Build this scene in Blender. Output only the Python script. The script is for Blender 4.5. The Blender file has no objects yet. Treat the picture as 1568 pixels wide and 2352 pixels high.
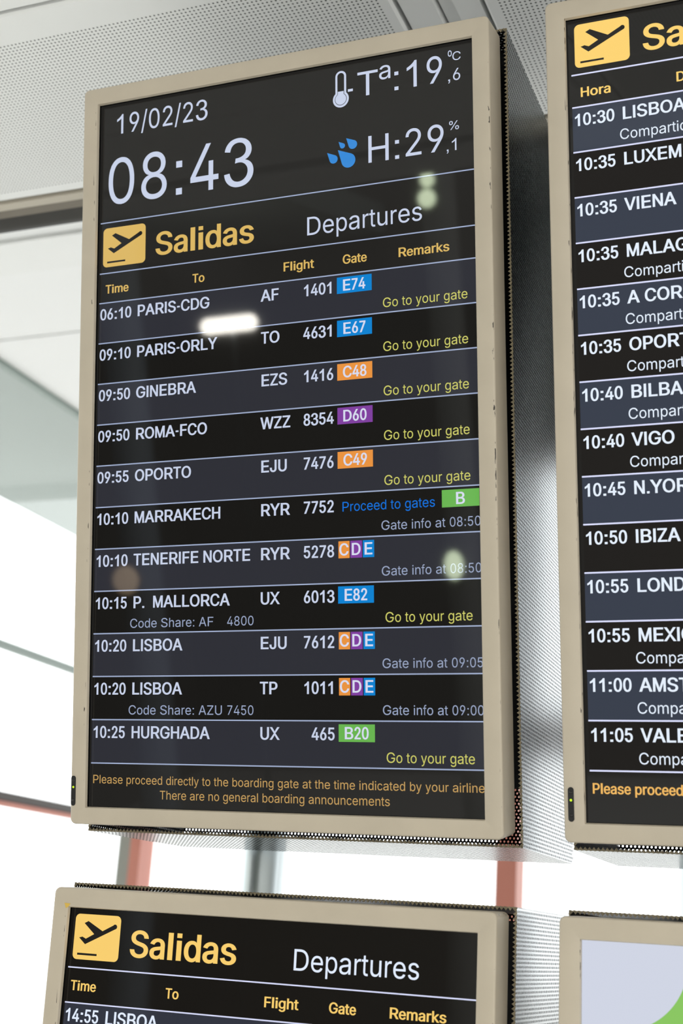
import bpy, bmesh, math
from mathutils import Vector, Matrix
from mathutils.geometry import delaunay_2d_cdt

SC = bpy.context.scene
COL = SC.collection
OZ = 1.75                       # eye height above the hall floor

# ------------------------------------------------------------------ camera
PITCH_ROWS = ((0.92792892, 0.36717412, 0.06427356),      # right
              (-0.05046653, 0.29458782, -0.95429091),    # down
              (-0.36932513, 0.88227047, 0.29188656))     # forward
cam = bpy.data.cameras.new('camera')
cam_ob = bpy.data.objects.new('camera', cam)
COL.objects.link(cam_ob)
r_, d_, f_ = [Vector(v).normalized() for v in PITCH_ROWS]
m = Matrix((r_, -d_, -f_)).transposed().to_4x4()
m.translation = (0, 0, OZ)
cam_ob.matrix_world = m
cam.sensor_fit = 'VERTICAL'
cam.sensor_height = 36.0
cam.sensor_width = 24.0
cam.lens = 36.0 * 3186.85 / 2352.0
cam.clip_start = 0.05
cam.clip_end = 300
cam.dof.use_dof = True
cam.dof.focus_distance = 1.87
cam.dof.aperture_fstop = 4.5
SC.camera = cam_ob

# ------------------------------------------------------------------ exposure, sky
SC.view_settings.view_transform = 'Standard'
SC.view_settings.look = 'None'
SC.view_settings.exposure = 0.0
SC.view_settings.gamma = 1.0
SC.view_settings.use_curve_mapping = False

world = bpy.data.worlds.new('overcast_sky')
SC.world = world
world.use_nodes = True
wn = world.node_tree.nodes
wl = world.node_tree.links
wn.clear()
w_out = wn.new('ShaderNodeOutputWorld')
w_bg = wn.new('ShaderNodeBackground')
w_bg.inputs['Strength'].default_value = 1.0
w_tc = wn.new('ShaderNodeTexCoord')
w_sep = wn.new('ShaderNodeSeparateXYZ')
w_ramp = wn.new('ShaderNodeValToRGB')
# along the hall axis: the glazed front (+Y) looks at a bright overcast sky,
# the far end of the hall behind the viewer (-Y) at a dimmer forecourt
SKY_FRONT, SKY_BACK = 2.9, 1.78
w_ramp.color_ramp.elements[0].position = 0.35
w_ramp.color_ramp.elements[1].position = 0.6
w_ramp.color_ramp.elements[0].color = (SKY_BACK, SKY_BACK * 0.975, SKY_BACK * 0.90, 1)
w_ramp.color_ramp.elements[1].color = (SKY_FRONT * 0.985, SKY_FRONT * 0.995, SKY_FRONT, 1)
w_map = wn.new('ShaderNodeMapRange')
w_map.inputs['From Min'].default_value = -1
w_map.inputs['From Max'].default_value = 1
wl.new(w_tc.outputs['Generated'], w_sep.inputs[0])
wl.new(w_sep.outputs['Y'], w_map.inputs['Value'])
wl.new(w_map.outputs[0], w_ramp.inputs[0])
wl.new(w_ramp.outputs[0], w_bg.inputs['Color'])
wl.new(w_bg.outputs[0], w_out.inputs[0])

# ------------------------------------------------------------------ materials
def lin(c):
    return tuple(((v / 255) / 12.92 if v / 255 <= 0.04045 else ((v / 255 + 0.055) / 1.055) ** 2.4) for v in c)

def principled(name, rgb, rough=0.5, metal=0.0, spec=0.5, emit=None, estr=1.0):
    mt = bpy.data.materials.new(name)
    mt.use_nodes = True
    b = mt.node_tree.nodes['Principled BSDF']
    b.inputs['Base Color'].default_value = (*lin(rgb), 1)
    b.inputs['Roughness'].default_value = rough
    b.inputs['Metallic'].default_value = metal
    b.inputs['Specular IOR Level'].default_value = spec
    if emit is not None:
        b.inputs['Emission Color'].default_value = (*lin(emit), 1)
        b.inputs['Emission Strength'].default_value = estr
    return mt

def nd(mt, kind, **kw):
    n = mt.node_tree.nodes.new(kind)
    for k, v in kw.items():
        setattr(n, k, v)
    return n

def noise_tint(mt, base, amount, scale, rough_amt=0.0):
    """uneven paint: a little procedural variation of the base colour"""
    b = mt.node_tree.nodes['Principled BSDF']
    L = mt.node_tree.links
    tc = nd(mt, 'ShaderNodeTexCoord')
    no = nd(mt, 'ShaderNodeTexNoise')
    no.inputs['Scale'].default_value = scale
    no.inputs['Detail'].default_value = 6
    mr = nd(mt, 'ShaderNodeMapRange')
    mr.inputs['From Min'].default_value = 0.3
    mr.inputs['From Max'].default_value = 0.7
    mr.inputs['To Min'].default_value = 1 - amount
    mr.inputs['To Max'].default_value = 1 + amount
    mx = nd(mt, 'ShaderNodeVectorMath', operation='SCALE')
    mx.inputs[0].default_value = lin(base)
    L.new(tc.outputs['Object'], no.inputs['Vector'])
    L.new(no.outputs['Fac'], mr.inputs['Value'])
    L.new(mr.outputs[0], mx.inputs['Scale'])
    L.new(mx.outputs[0], b.inputs['Base Color'])
    return mt

def dots_mask(mt, coord_socket, px, py, radius, stagger):
    """1 inside a round hole of a regular grid"""
    L = mt.node_tree.links
    def lattice(off):
        a = nd(mt, 'ShaderNodeVectorMath', operation='ADD')
        a.inputs[1].default_value = off
        dv = nd(mt, 'ShaderNodeVectorMath', operation='DIVIDE')
        dv.inputs[1].default_value = (px, py, 1)
        fr = nd(mt, 'ShaderNodeVectorMath', operation='FRACTION')
        sb = nd(mt, 'ShaderNodeVectorMath', operation='SUBTRACT')
        sb.inputs[1].default_value = (0.5, 0.5, 0)
        ml = nd(mt, 'ShaderNodeVectorMath', operation='MULTIPLY')
        ml.inputs[1].default_value = (px, py, 0)
        ln = nd(mt, 'ShaderNodeVectorMath', operation='LENGTH')
        L.new(coord_socket, a.inputs[0])
        L.new(a.outputs[0], dv.inputs[0])
        L.new(dv.outputs[0], fr.inputs[0])
        L.new(fr.outputs[0], sb.inputs[0])
        L.new(sb.outputs[0], ml.inputs[0])
        L.new(ml.outputs[0], ln.inputs[0])
        return ln.outputs['Value']
    s = lattice((50 * px, 50 * py, 0))
    if stagger:
        s2 = lattice((50.5 * px, 50.5 * py, 0))
        mn = nd(mt, 'ShaderNodeMath', operation='MINIMUM')
        L.new(s, mn.inputs[0])
        L.new(s2, mn.inputs[1])
        s = mn.outputs[0]
    lt = nd(mt, 'ShaderNodeMath', operation='LESS_THAN')
    lt.inputs[1].default_value = radius
    L.new(s, lt.inputs[0])
    return lt.outputs[0]

def perforated_metal(name, rgb, rough, pitch, radius, metal=1.0):
    mt = principled(name, rgb, rough, metal)
    L = mt.node_tree.links
    uv = nd(mt, 'ShaderNodeTexCoord')
    mask = dots_mask(mt, uv.outputs['UV'], pitch, pitch * math.sqrt(3), radius, True)
    tr = nd(mt, 'ShaderNodeBsdfTransparent')
    mx = nd(mt, 'ShaderNodeMixShader')
    L.new(mask, mx.inputs[0])
    L.new(mt.node_tree.nodes['Principled BSDF'].outputs[0], mx.inputs[1])
    L.new(tr.outputs[0], mx.inputs[2])
    L.new(mx.outputs[0], mt.node_tree.nodes['Material Output'].inputs[0])
    return mt

def glass(name, tint):
    mt = bpy.data.materials.new(name)
    mt.use_nodes = True
    n = mt.node_tree.nodes
    L = mt.node_tree.links
    n.remove(n['Principled BSDF'])
    t = nd(mt, 'ShaderNodeBsdfTransparent')
    t.inputs[0].default_value = (*tint, 1)
    g = nd(mt, 'ShaderNodeBsdfGlossy')
    g.inputs['Roughness'].default_value = 0.02
    fr = nd(mt, 'ShaderNodeFresnel')
    ge = nd(mt, 'ShaderNodeNewGeometry')
    io = nd(mt, 'ShaderNodeMapRange')            # same index seen from either side of the pane
    io.inputs['To Min'].default_value = 1.45
    io.inputs['To Max'].default_value = 1 / 1.45
    L.new(ge.outputs['Backfacing'], io.inputs['Value'])
    L.new(io.outputs[0], fr.inputs[0])
    mx = nd(mt, 'ShaderNodeMixShader')
    L.new(fr.outputs[0], mx.inputs[0])
    L.new(t.outputs[0], mx.inputs[1])
    L.new(g.outputs[0], mx.inputs[2])
    L.new(mx.outputs[0], n['Material Output'].inputs[0])
    return mt

FRAME_RGB = (190, 179, 161)
M = {}
M['frame'] = noise_tint(principled('champagne_grey_paint', FRAME_RGB, 0.42), FRAME_RGB, 0.035, 18)
# chipped paint: dark flecks along the bezel's inner left and outer right edges
fm = M['frame'].node_tree
f_tc = nd(M['frame'], 'ShaderNodeTexCoord')
f_sep = nd(M['frame'], 'ShaderNodeSeparateXYZ')
fm.links.new(f_tc.outputs['Object'], f_sep.inputs[0])
f_map = nd(M['frame'], 'ShaderNodeMapping')
f_map.inputs['Scale'].default_value = (300, 300, 55)
f_no = nd(M['frame'], 'ShaderNodeTexNoise')
f_no.inputs['Scale'].default_value = 1.0
f_no.inputs['Detail'].default_value = 3
fm.links.new(f_tc.outputs['Object'], f_map.inputs[0])
fm.links.new(f_map.outputs[0], f_no.inputs['Vector'])
f_gt = nd(M['frame'], 'ShaderNodeMath', operation='GREATER_THAN')
f_gt.inputs[1].default_value = 0.63
fm.links.new(f_no.outputs['Fac'], f_gt.inputs[0])
f_acc = None
for f_x in (-0.0033, 0.5945):
    f_c = nd(M['frame'], 'ShaderNodeMath', operation='COMPARE')
    f_c.inputs[1].default_value = f_x
    f_c.inputs[2].default_value = 0.0011
    fm.links.new(f_sep.outputs['X'], f_c.inputs[0])
    if f_acc is None:
        f_acc = f_c
    else:
        f_a = nd(M['frame'], 'ShaderNodeMath', operation='MAXIMUM')
        fm.links.new(f_acc.outputs[0], f_a.inputs[0])
        fm.links.new(f_c.outputs[0], f_a.inputs[1])
        f_acc = f_a
f_ml = nd(M['frame'], 'ShaderNodeMath', operation='MULTIPLY')
fm.links.new(f_acc.outputs[0], f_ml.inputs[0])
fm.links.new(f_gt.outputs[0], f_ml.inputs[1])
f_mx = nd(M['frame'], 'ShaderNodeMix', data_type='RGBA')
f_src = fm.nodes['Principled BSDF'].inputs['Base Color'].links[0].from_socket
fm.links.new(f_ml.outputs[0], f_mx.inputs['Factor'])
fm.links.new(f_src, f_mx.inputs[6])
f_mx.inputs[7].default_value = (*lin((46, 40, 34)), 1)
fm.links.new(f_mx.outputs[2], fm.nodes['Principled BSDF'].inputs['Base Color'])
M['black'] = principled('black_plastic', (14, 14, 14), 0.5)
M['black_inner'] = principled('matt_black_gasket', (6, 6, 6), 0.8, spec=0.1)
M['mesh'] = perforated_metal('perforated_steel', (166, 171, 173), 0.22, 0.0058, 0.0016)
M['mesh_shade'] = perforated_metal('perforated_steel_shaded', (14, 14, 14), 0.6, 0.0058, 0.0016, metal=0.0)  # dark copy of the steel, standing in for unlit hole walls
M['rim'] = noise_tint(principled('raw_cut_steel_edge', (128, 118, 96), 0.5, 0.3), (128, 118, 96), 0.3, 300)
M['led'] = principled('green_led', (150, 220, 20), 0.3, emit=(190, 230, 20), estr=1.0)
M['lens'] = principled('dark_lens', (30, 28, 26), 0.15)
M['steel'] = principled('brushed_steel', (178, 186, 188), 0.33, 1.0)
M['white_metal'] = noise_tint(principled('white_ceiling_paint', (237, 238, 236), 0.55), (237, 238, 236), 0.015, 3)
M['white_plain'] = principled('white_plaster', (240, 241, 240), 0.7)
M['gap'] = principled('ceiling_void', (52, 56, 52), 0.8)
M['shade_trim_dark'] = principled('ceiling_shade_dark', (44, 42, 36), 0.6, 0.0, 0.2)  # this and the next two: steps of the painted ceiling-edge shade
M['ceiling_shade_taupe'] = principled('ceiling_shade_taupe', (188, 180, 164), 0.6)
M['ceiling_shade_brown'] = principled('ceiling_shade_brown', (112, 104, 90), 0.6)
M['red_steel'] = principled('terracotta_painted_steel', (190, 122, 106), 0.45)
M['grey_steel'] = principled('grey_green_steel', (132, 146, 140), 0.4)
M['dark_steel'] = principled('dark_brown_steel', (52, 42, 36), 0.45)
M['glass'] = glass('window_glass', (0.968, 0.976, 0.975))
M['floor'] = noise_tint(principled('terrazzo', (221, 221, 219), 0.3), (221, 221, 219), 0.05, 40)
M['ground'] = noise_tint(principled('forecourt_concrete', (222, 222, 221), 0.8), (222, 222, 221), 0.04, 2)
M['canopy'] = principled('canopy_soffit', (168, 178, 174), 0.6)
M['wall'] = principled('added_wall_dark_grey', (92, 90, 86), 0.7)
M['pillar'] = principled('pale_pillar_paint', (168, 171, 167), 0.5)
M['pillar_blue'] = principled('blue_grey_pillar_paint', (176, 190, 204), 0.5)
M['lamp_white'] = principled('lamp_glow', (240, 240, 230), 0.4, emit=(255, 250, 238), estr=55)
M['lamp_green'] = principled('greenish_lamp_glow', (240, 244, 220), 0.4, emit=(238, 255, 215), estr=26)
M['lamp_warm'] = principled('warm_lamp_glow', (250, 225, 190), 0.4, emit=(255, 222, 180), estr=5.0)

perf = noise_tint(principled('perforated_ceiling_paint', (237, 238, 236), 0.55), (237, 238, 236), 0.015, 3)
L_ = perf.node_tree.links
tc_ = nd(perf, 'ShaderNodeTexCoord')
mk_ = dots_mask(perf, tc_.outputs['UV'], 0.0076, 0.0076, 0.0017, False)
mx_ = nd(perf, 'ShaderNodeMix', data_type='RGBA')
src_ = perf.node_tree.nodes['Principled BSDF'].inputs['Base Color'].links[0].from_socket
L_.new(mk_, mx_.inputs['Factor'])
L_.new(src_, mx_.inputs[6])
mx_.inputs[7].default_value = (*lin((70, 74, 70)), 1)
L_.new(mx_.outputs[2], perf.node_tree.nodes['Principled BSDF'].inputs['Base Color'])
M['perforated'] = perf

_lcd = {}
def lcd(rgb, gain=1.0):
    """one lit colour of a screen: a glossy dark panel that gives off this colour"""
    k = (rgb, gain)
    if k not in _lcd:
        _lcd[k] = principled('lcd_%d_%d_%d' % rgb, (2, 2, 2), 0.03, spec=0.27, emit=rgb, estr=gain)
    return _lcd[k]

# ------------------------------------------------------------------ mesh helpers
def link_mesh(name, verts, faces, mats, parent=None, mat_idx=None, uvs=None, smooth=False):
    me = bpy.data.meshes.new(name)
    me.from_pydata([tuple(v) for v in verts], [], [tuple(f) for f in faces])
    for mt in (mats if isinstance(mats, (list, tuple)) else [mats]):
        me.materials.append(mt)
    if mat_idx:
        for p, i in zip(me.polygons, mat_idx):
            p.material_index = i
    if uvs:
        lay = me.uv_layers.new(name='UVMap')
        k = 0
        for face_uv in uvs:
            for uv in face_uv:
                lay.data[k].uv = uv
                k += 1
    if smooth:
        for p in me.polygons:
            p.use_smooth = True
    me.update()
    o = bpy.data.objects.new(name, me)
    COL.objects.link(o)
    if parent:
        o.parent = parent
    return o

class MB:
    """collects shapes for ONE mesh object"""
    def __init__(s):
        s.v, s.f = [], []
    def box(s, x0, x1, y0, y1, z0, z1):
        b = len(s.v)
        s.v += [(x0, y0, z0), (x1, y0, z0), (x1, y1, z0), (x0, y1, z0), (x0, y0, z1), (x1, y0, z1), (x1, y1, z1), (x0, y1, z1)]
        s.f += [tuple(b + i for i in q) for q in ((0, 3, 2, 1), (4, 5, 6, 7), (0, 1, 5, 4), (1, 2, 6, 5), (2, 3, 7, 6), (3, 0, 4, 7))]
        return s
    def loops(s, loops, close=True):
        b = len(s.v)
        n = len(loops[0])
        for lp in loops:
            s.v += lp
        for i in range(len(loops) - 1):
            for j in range(n if close else n - 1):
                k = (j + 1) % n
                s.f.append((b + i * n + j, b + i * n + k, b + (i + 1) * n + k, b + (i + 1) * n + j))
        return s
    def cap(s, loop, flip=False):
        b = len(s.v)
        s.v += loop
        idx = list(range(b, b + len(loop)))
        s.f.append(tuple(reversed(idx)) if flip else tuple(idx))
        return s
    def build(s, name, mat, parent=None, smooth=False):
        o = link_mesh(name, s.v, s.f, mat, parent, smooth=smooth)
        bm = bmesh.new()
        bm.from_mesh(o.data)
        bmesh.ops.recalc_face_normals(bm, faces=bm.faces)
        bm.to_mesh(o.data)
        bm.free()
        return o

def auto_smooth(o, deg=35):
    for p in o.data.polygons:
        p.use_smooth = True
    bm = bmesh.new()
    bm.from_mesh(o.data)
    for e in bm.edges:
        if len(e.link_faces) == 2 and e.calc_face_angle(0) > math.radians(deg):
            e.smooth = False
    bm.to_mesh(o.data)
    bm.free()
    return o

def thing(name, label, cat, loc=(0, 0, 0), rot=(0, 0, 0), group=None):
    o = bpy.data.objects.new(name, None)
    o.empty_display_size = 0.1
    COL.objects.link(o)
    o.location = loc
    o.rotation_euler = rot
    o['label'] = label
    o['category'] = cat
    if group:
        o['group'] = group
    return o

def struct(o, label=None):
    o['kind'] = 'structure'
    if label:
        o['label'] = label
    return o

# ------------------------------------------------------------------ the hall
CZ = OZ + 1.40        # low perforated ceiling
FZ = OZ + 2.06        # higher ceiling by the windows
WX = -3.20            # glazed side wall
WY = 5.57             # glazed end wall
EDGE = 2.235          # far edge of the low ceiling

struct(MB().box(-5.2, 9, -14, WY + 0.05, -0.2, 0.0).build('floor', M['floor']), 'pale polished terrazzo hall floor')
struct(MB().box(-60, 60, -60, 80, -0.5, -0.21).build('trim_forecourt', M['ground']), 'grey concrete forecourt outside the windows')

# low ceiling: a dark carrier slab with white metal panels hung under it
low = struct(MB().box(-3.15, 6.0, -0.6, EDGE - 0.10, CZ + 0.03, CZ + 0.2).build('ceiling', M['gap']), 'low ceiling of white perforated metal panels')
def ceiling_panel(x0, x1, y0, y1, border=0.06, plain=False, bx=0.018):
    g = 0.004
    x0 += g; x1 -= g; y0 += g; y1 -= g
    e = 0.004
    B = border
    A = min(bx, B)
    v = [(x0, y0, CZ + 0.03), (x1, y0, CZ + 0.03), (x1, y1, CZ + 0.03), (x0, y1, CZ + 0.03),
         (x0, y0, CZ + e), (x1, y0, CZ + e), (x1, y1, CZ + e), (x0, y1, CZ + e),
         (x0 + e, y0 + e, CZ), (x1 - e, y0 + e, CZ), (x1 - e, y1 - e, CZ), (x0 + e, y1 - e, CZ),
         (x0 + A, y0 + B, CZ), (x1 - A, y0 + B, CZ), (x1 - A, y1 - B * 0.4, CZ), (x0 + A, y1 - B * 0.4, CZ)]
    f, mi, uv = [], [], []
    for a in (0, 4, 8):
        for j in range(4):
            k = (j + 1) % 4
            q = (a + j, a + k, a + 4 + k, a + 4 + j)
            f.append(q); mi.append(0)
    f.append((12, 13, 14, 15)); mi.append(0 if plain else 1)
    uv = [[(v[i][0], v[i][1]) for i in q] for q in f]
    o = link_mesh('ceiling_panel', v, f, [M['white_metal'], M['perforated']], low, mi, uv)
    bm = bmesh.new(); bm.from_mesh(o.data)
    bmesh.ops.recalc_face_normals(bm, faces=bm.faces)
    for fc in bm.faces:
        fc.normal_update()
    bm.to_mesh(o.data); bm.free()
    # the visible underside must face down
    return o
xs = [-3.14, -1.87, -0.685]
for y0, y1 in ((1.555, 2.082), (0.98, 1.555), (0.40, 0.98), (-0.18, 0.40)):   # rows of panels
    for i in range(2):
        ceiling_panel(xs[i], xs[i + 1], y0, y1, plain=(y1 < 1.6), border=0.066)
    x = -0.555
    while x < 5.4:
        ceiling_panel(x, min(x + 1.19, 5.99), y0 - 0.09, 2.082 if y1 > 2 else y1 - 0.09, border=0.03)
        x += 1.19
ceiling_panel(-3.14, 5.99, -0.6, -0.28, plain=True)
# plain filler strip between the panel fields, stepped in the middle
MB().box(-0.681, -0.629, -0.27, 2.08, CZ + 0.004, CZ + 0.03).box(-0.625, -0.600, -0.27, 2.08, CZ + 0.016, CZ + 0.03) \
    .box(-0.600, -0.559, -0.27, 2.08, CZ + 0.006, CZ + 0.03).build('filler_strip', M['white_metal'], low)
# rounded edge of the low ceiling, its shade painted in three darkening strips
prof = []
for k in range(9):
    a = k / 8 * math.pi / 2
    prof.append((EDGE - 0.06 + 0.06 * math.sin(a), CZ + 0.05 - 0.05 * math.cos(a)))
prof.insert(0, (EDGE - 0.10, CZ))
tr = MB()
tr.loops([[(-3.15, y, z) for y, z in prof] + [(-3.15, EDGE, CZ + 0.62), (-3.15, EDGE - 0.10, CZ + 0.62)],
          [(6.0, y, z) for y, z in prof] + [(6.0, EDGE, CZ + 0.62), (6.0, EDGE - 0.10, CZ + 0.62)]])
struct(auto_smooth(tr.build('trim_shade_1', M['shade_trim_dark'])), 'rounded far edge of the low ceiling with its shade painted dark')
struct(MB().box(-3.15, 6.0, EDGE - 0.150, EDGE - 0.127, CZ - 0.003, CZ + 0.029).build('trim_shade_2', M['ceiling_shade_taupe']), 'taupe strip painting the start of the shade at the ceiling edge')
struct(MB().box(-3.15, 6.0, EDGE - 0.126, EDGE - 0.100, CZ - 0.003, CZ + 0.029).build('trim_shade_3', M['ceiling_shade_brown']), 'brown strip painting the deeper shade before the dark edge')

# higher ceiling towards the windows
hi = struct(MB().box(-3.2, 9, EDGE + 0.001, WY + 0.2, FZ + 0.02, FZ + 0.3).build('ceiling.001', M['gap']), 'higher ceiling in front of the windows, white over the left bay')
for y0, y1, dz in ((EDGE + 0.002, 3.27, 0), (3.275, 3.47, -0.012), (3.475, 3.945, 0), (3.95, WY - 0.02, -0.004)):
    MB().box(-3.19, -1.2, y0, y1, FZ + dz, FZ + 0.03).build('ceiling_strip', M['white_plain'] if dz != -0.012 else M['white_metal'], hi)  # strips stop early; the unseen bare slab beyond darkens the housing's reflections

# glazed end wall (beyond the screens): terracotta posts, rails and panes
def window(name, label, axis, a0, a1, posts, rails, pos, post_m, top):
    """axis 'x': wall runs along X at Y=pos; axis 'y': along Y at X=pos"""
    root = bpy.data.objects.new(name, None)
    COL.objects.link(root)
    root['kind'] = 'structure'
    root['label'] = label
    def bx(mb, s0, s1, z0, z1, t0, t1):
        if axis == 'x':
            return mb.box(s0, s1, pos + t0, pos + t1, z0, z1)
        return mb.box(pos + t0, pos + t1, s0, s1, z0, z1)
    for c, wdt in posts:
        bx(MB(), c - wdt / 2, c + wdt / 2, 0, top, -0.09, 0.03).build('mullion', post_m, root)
    edges = [c for c, _ in posts]
    for z, h, mt in rails:
        t0, t1 = (-0.05, 0.02) if axis == 'x' else (-0.014, 0.014)
        bx(MB(), a0, a1, z - h / 2, z + h / 2, t0, t1).build('transom', mt, root)
    lv = sorted([z for z, h, mt in rails] + [0.0, top])
    for i in range(len(edges) - 1):
        for j in range(len(lv) - 1):
            if lv[j + 1] - lv[j] < 0.1:
                continue
            bx(MB(), edges[i], edges[i + 1], lv[j], lv[j + 1], -0.004, 0.004).build('pane', M['glass'], root)
    return root
posts = [(WX + 0.034, 0.052)] + [(-1.49 + 1.71 * k, 0.085) for k in range(0, 6)]
window('window_1', 'tall glazed end wall with terracotta posts behind the screens', 'x', WX, 7.1, posts,
       [(OZ + 0.83, 0.16, M['dark_steel']), (OZ + 2.03, 0.07, M['dark_steel']), (0.05, 0.1, M['dark_steel'])], WY, M['red_steel'], FZ)
window('window_2', 'glazed side wall with thin grey-green rails at the left', 'y', -1.5, WY, [(-1.5, 0.08), (WY - 0.01, 0.03)],
       [(OZ + 2.048, 0.020, M['grey_steel']), (OZ + 0.985, 0.03, M['grey_steel']), (OZ + 0.425, 0.035, M['dark_steel']), (OZ + 0.400, 0.022, M['red_steel']), (0.05, 0.1, M['dark_steel'])],
       WX, M['grey_steel'], FZ)
cm = M['canopy'].node_tree
ct = nd(M['canopy'], 'ShaderNodeBsdfTranslucent')
ct.inputs[0].default_value = (0.84, 0.875, 0.865, 1)
cx_ = nd(M['canopy'], 'ShaderNodeMixShader')
cx_.inputs[0].default_value = 0.10
cm.links.new(cm.nodes['Principled BSDF'].outputs[0], cx_.inputs[1])
cm.links.new(ct.outputs[0], cx_.inputs[2])
cm.links.new(cx_.outputs[0], cm.nodes['Material Output'].inputs[0])
# frosted canopy outside the side wall
struct(MB().box(-4.38, -3.225, -8, 9, OZ + 2.10, OZ + 2.3).build('trim_canopy', M['canopy']), 'frosted pale green canopy outside the side windows')

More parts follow.
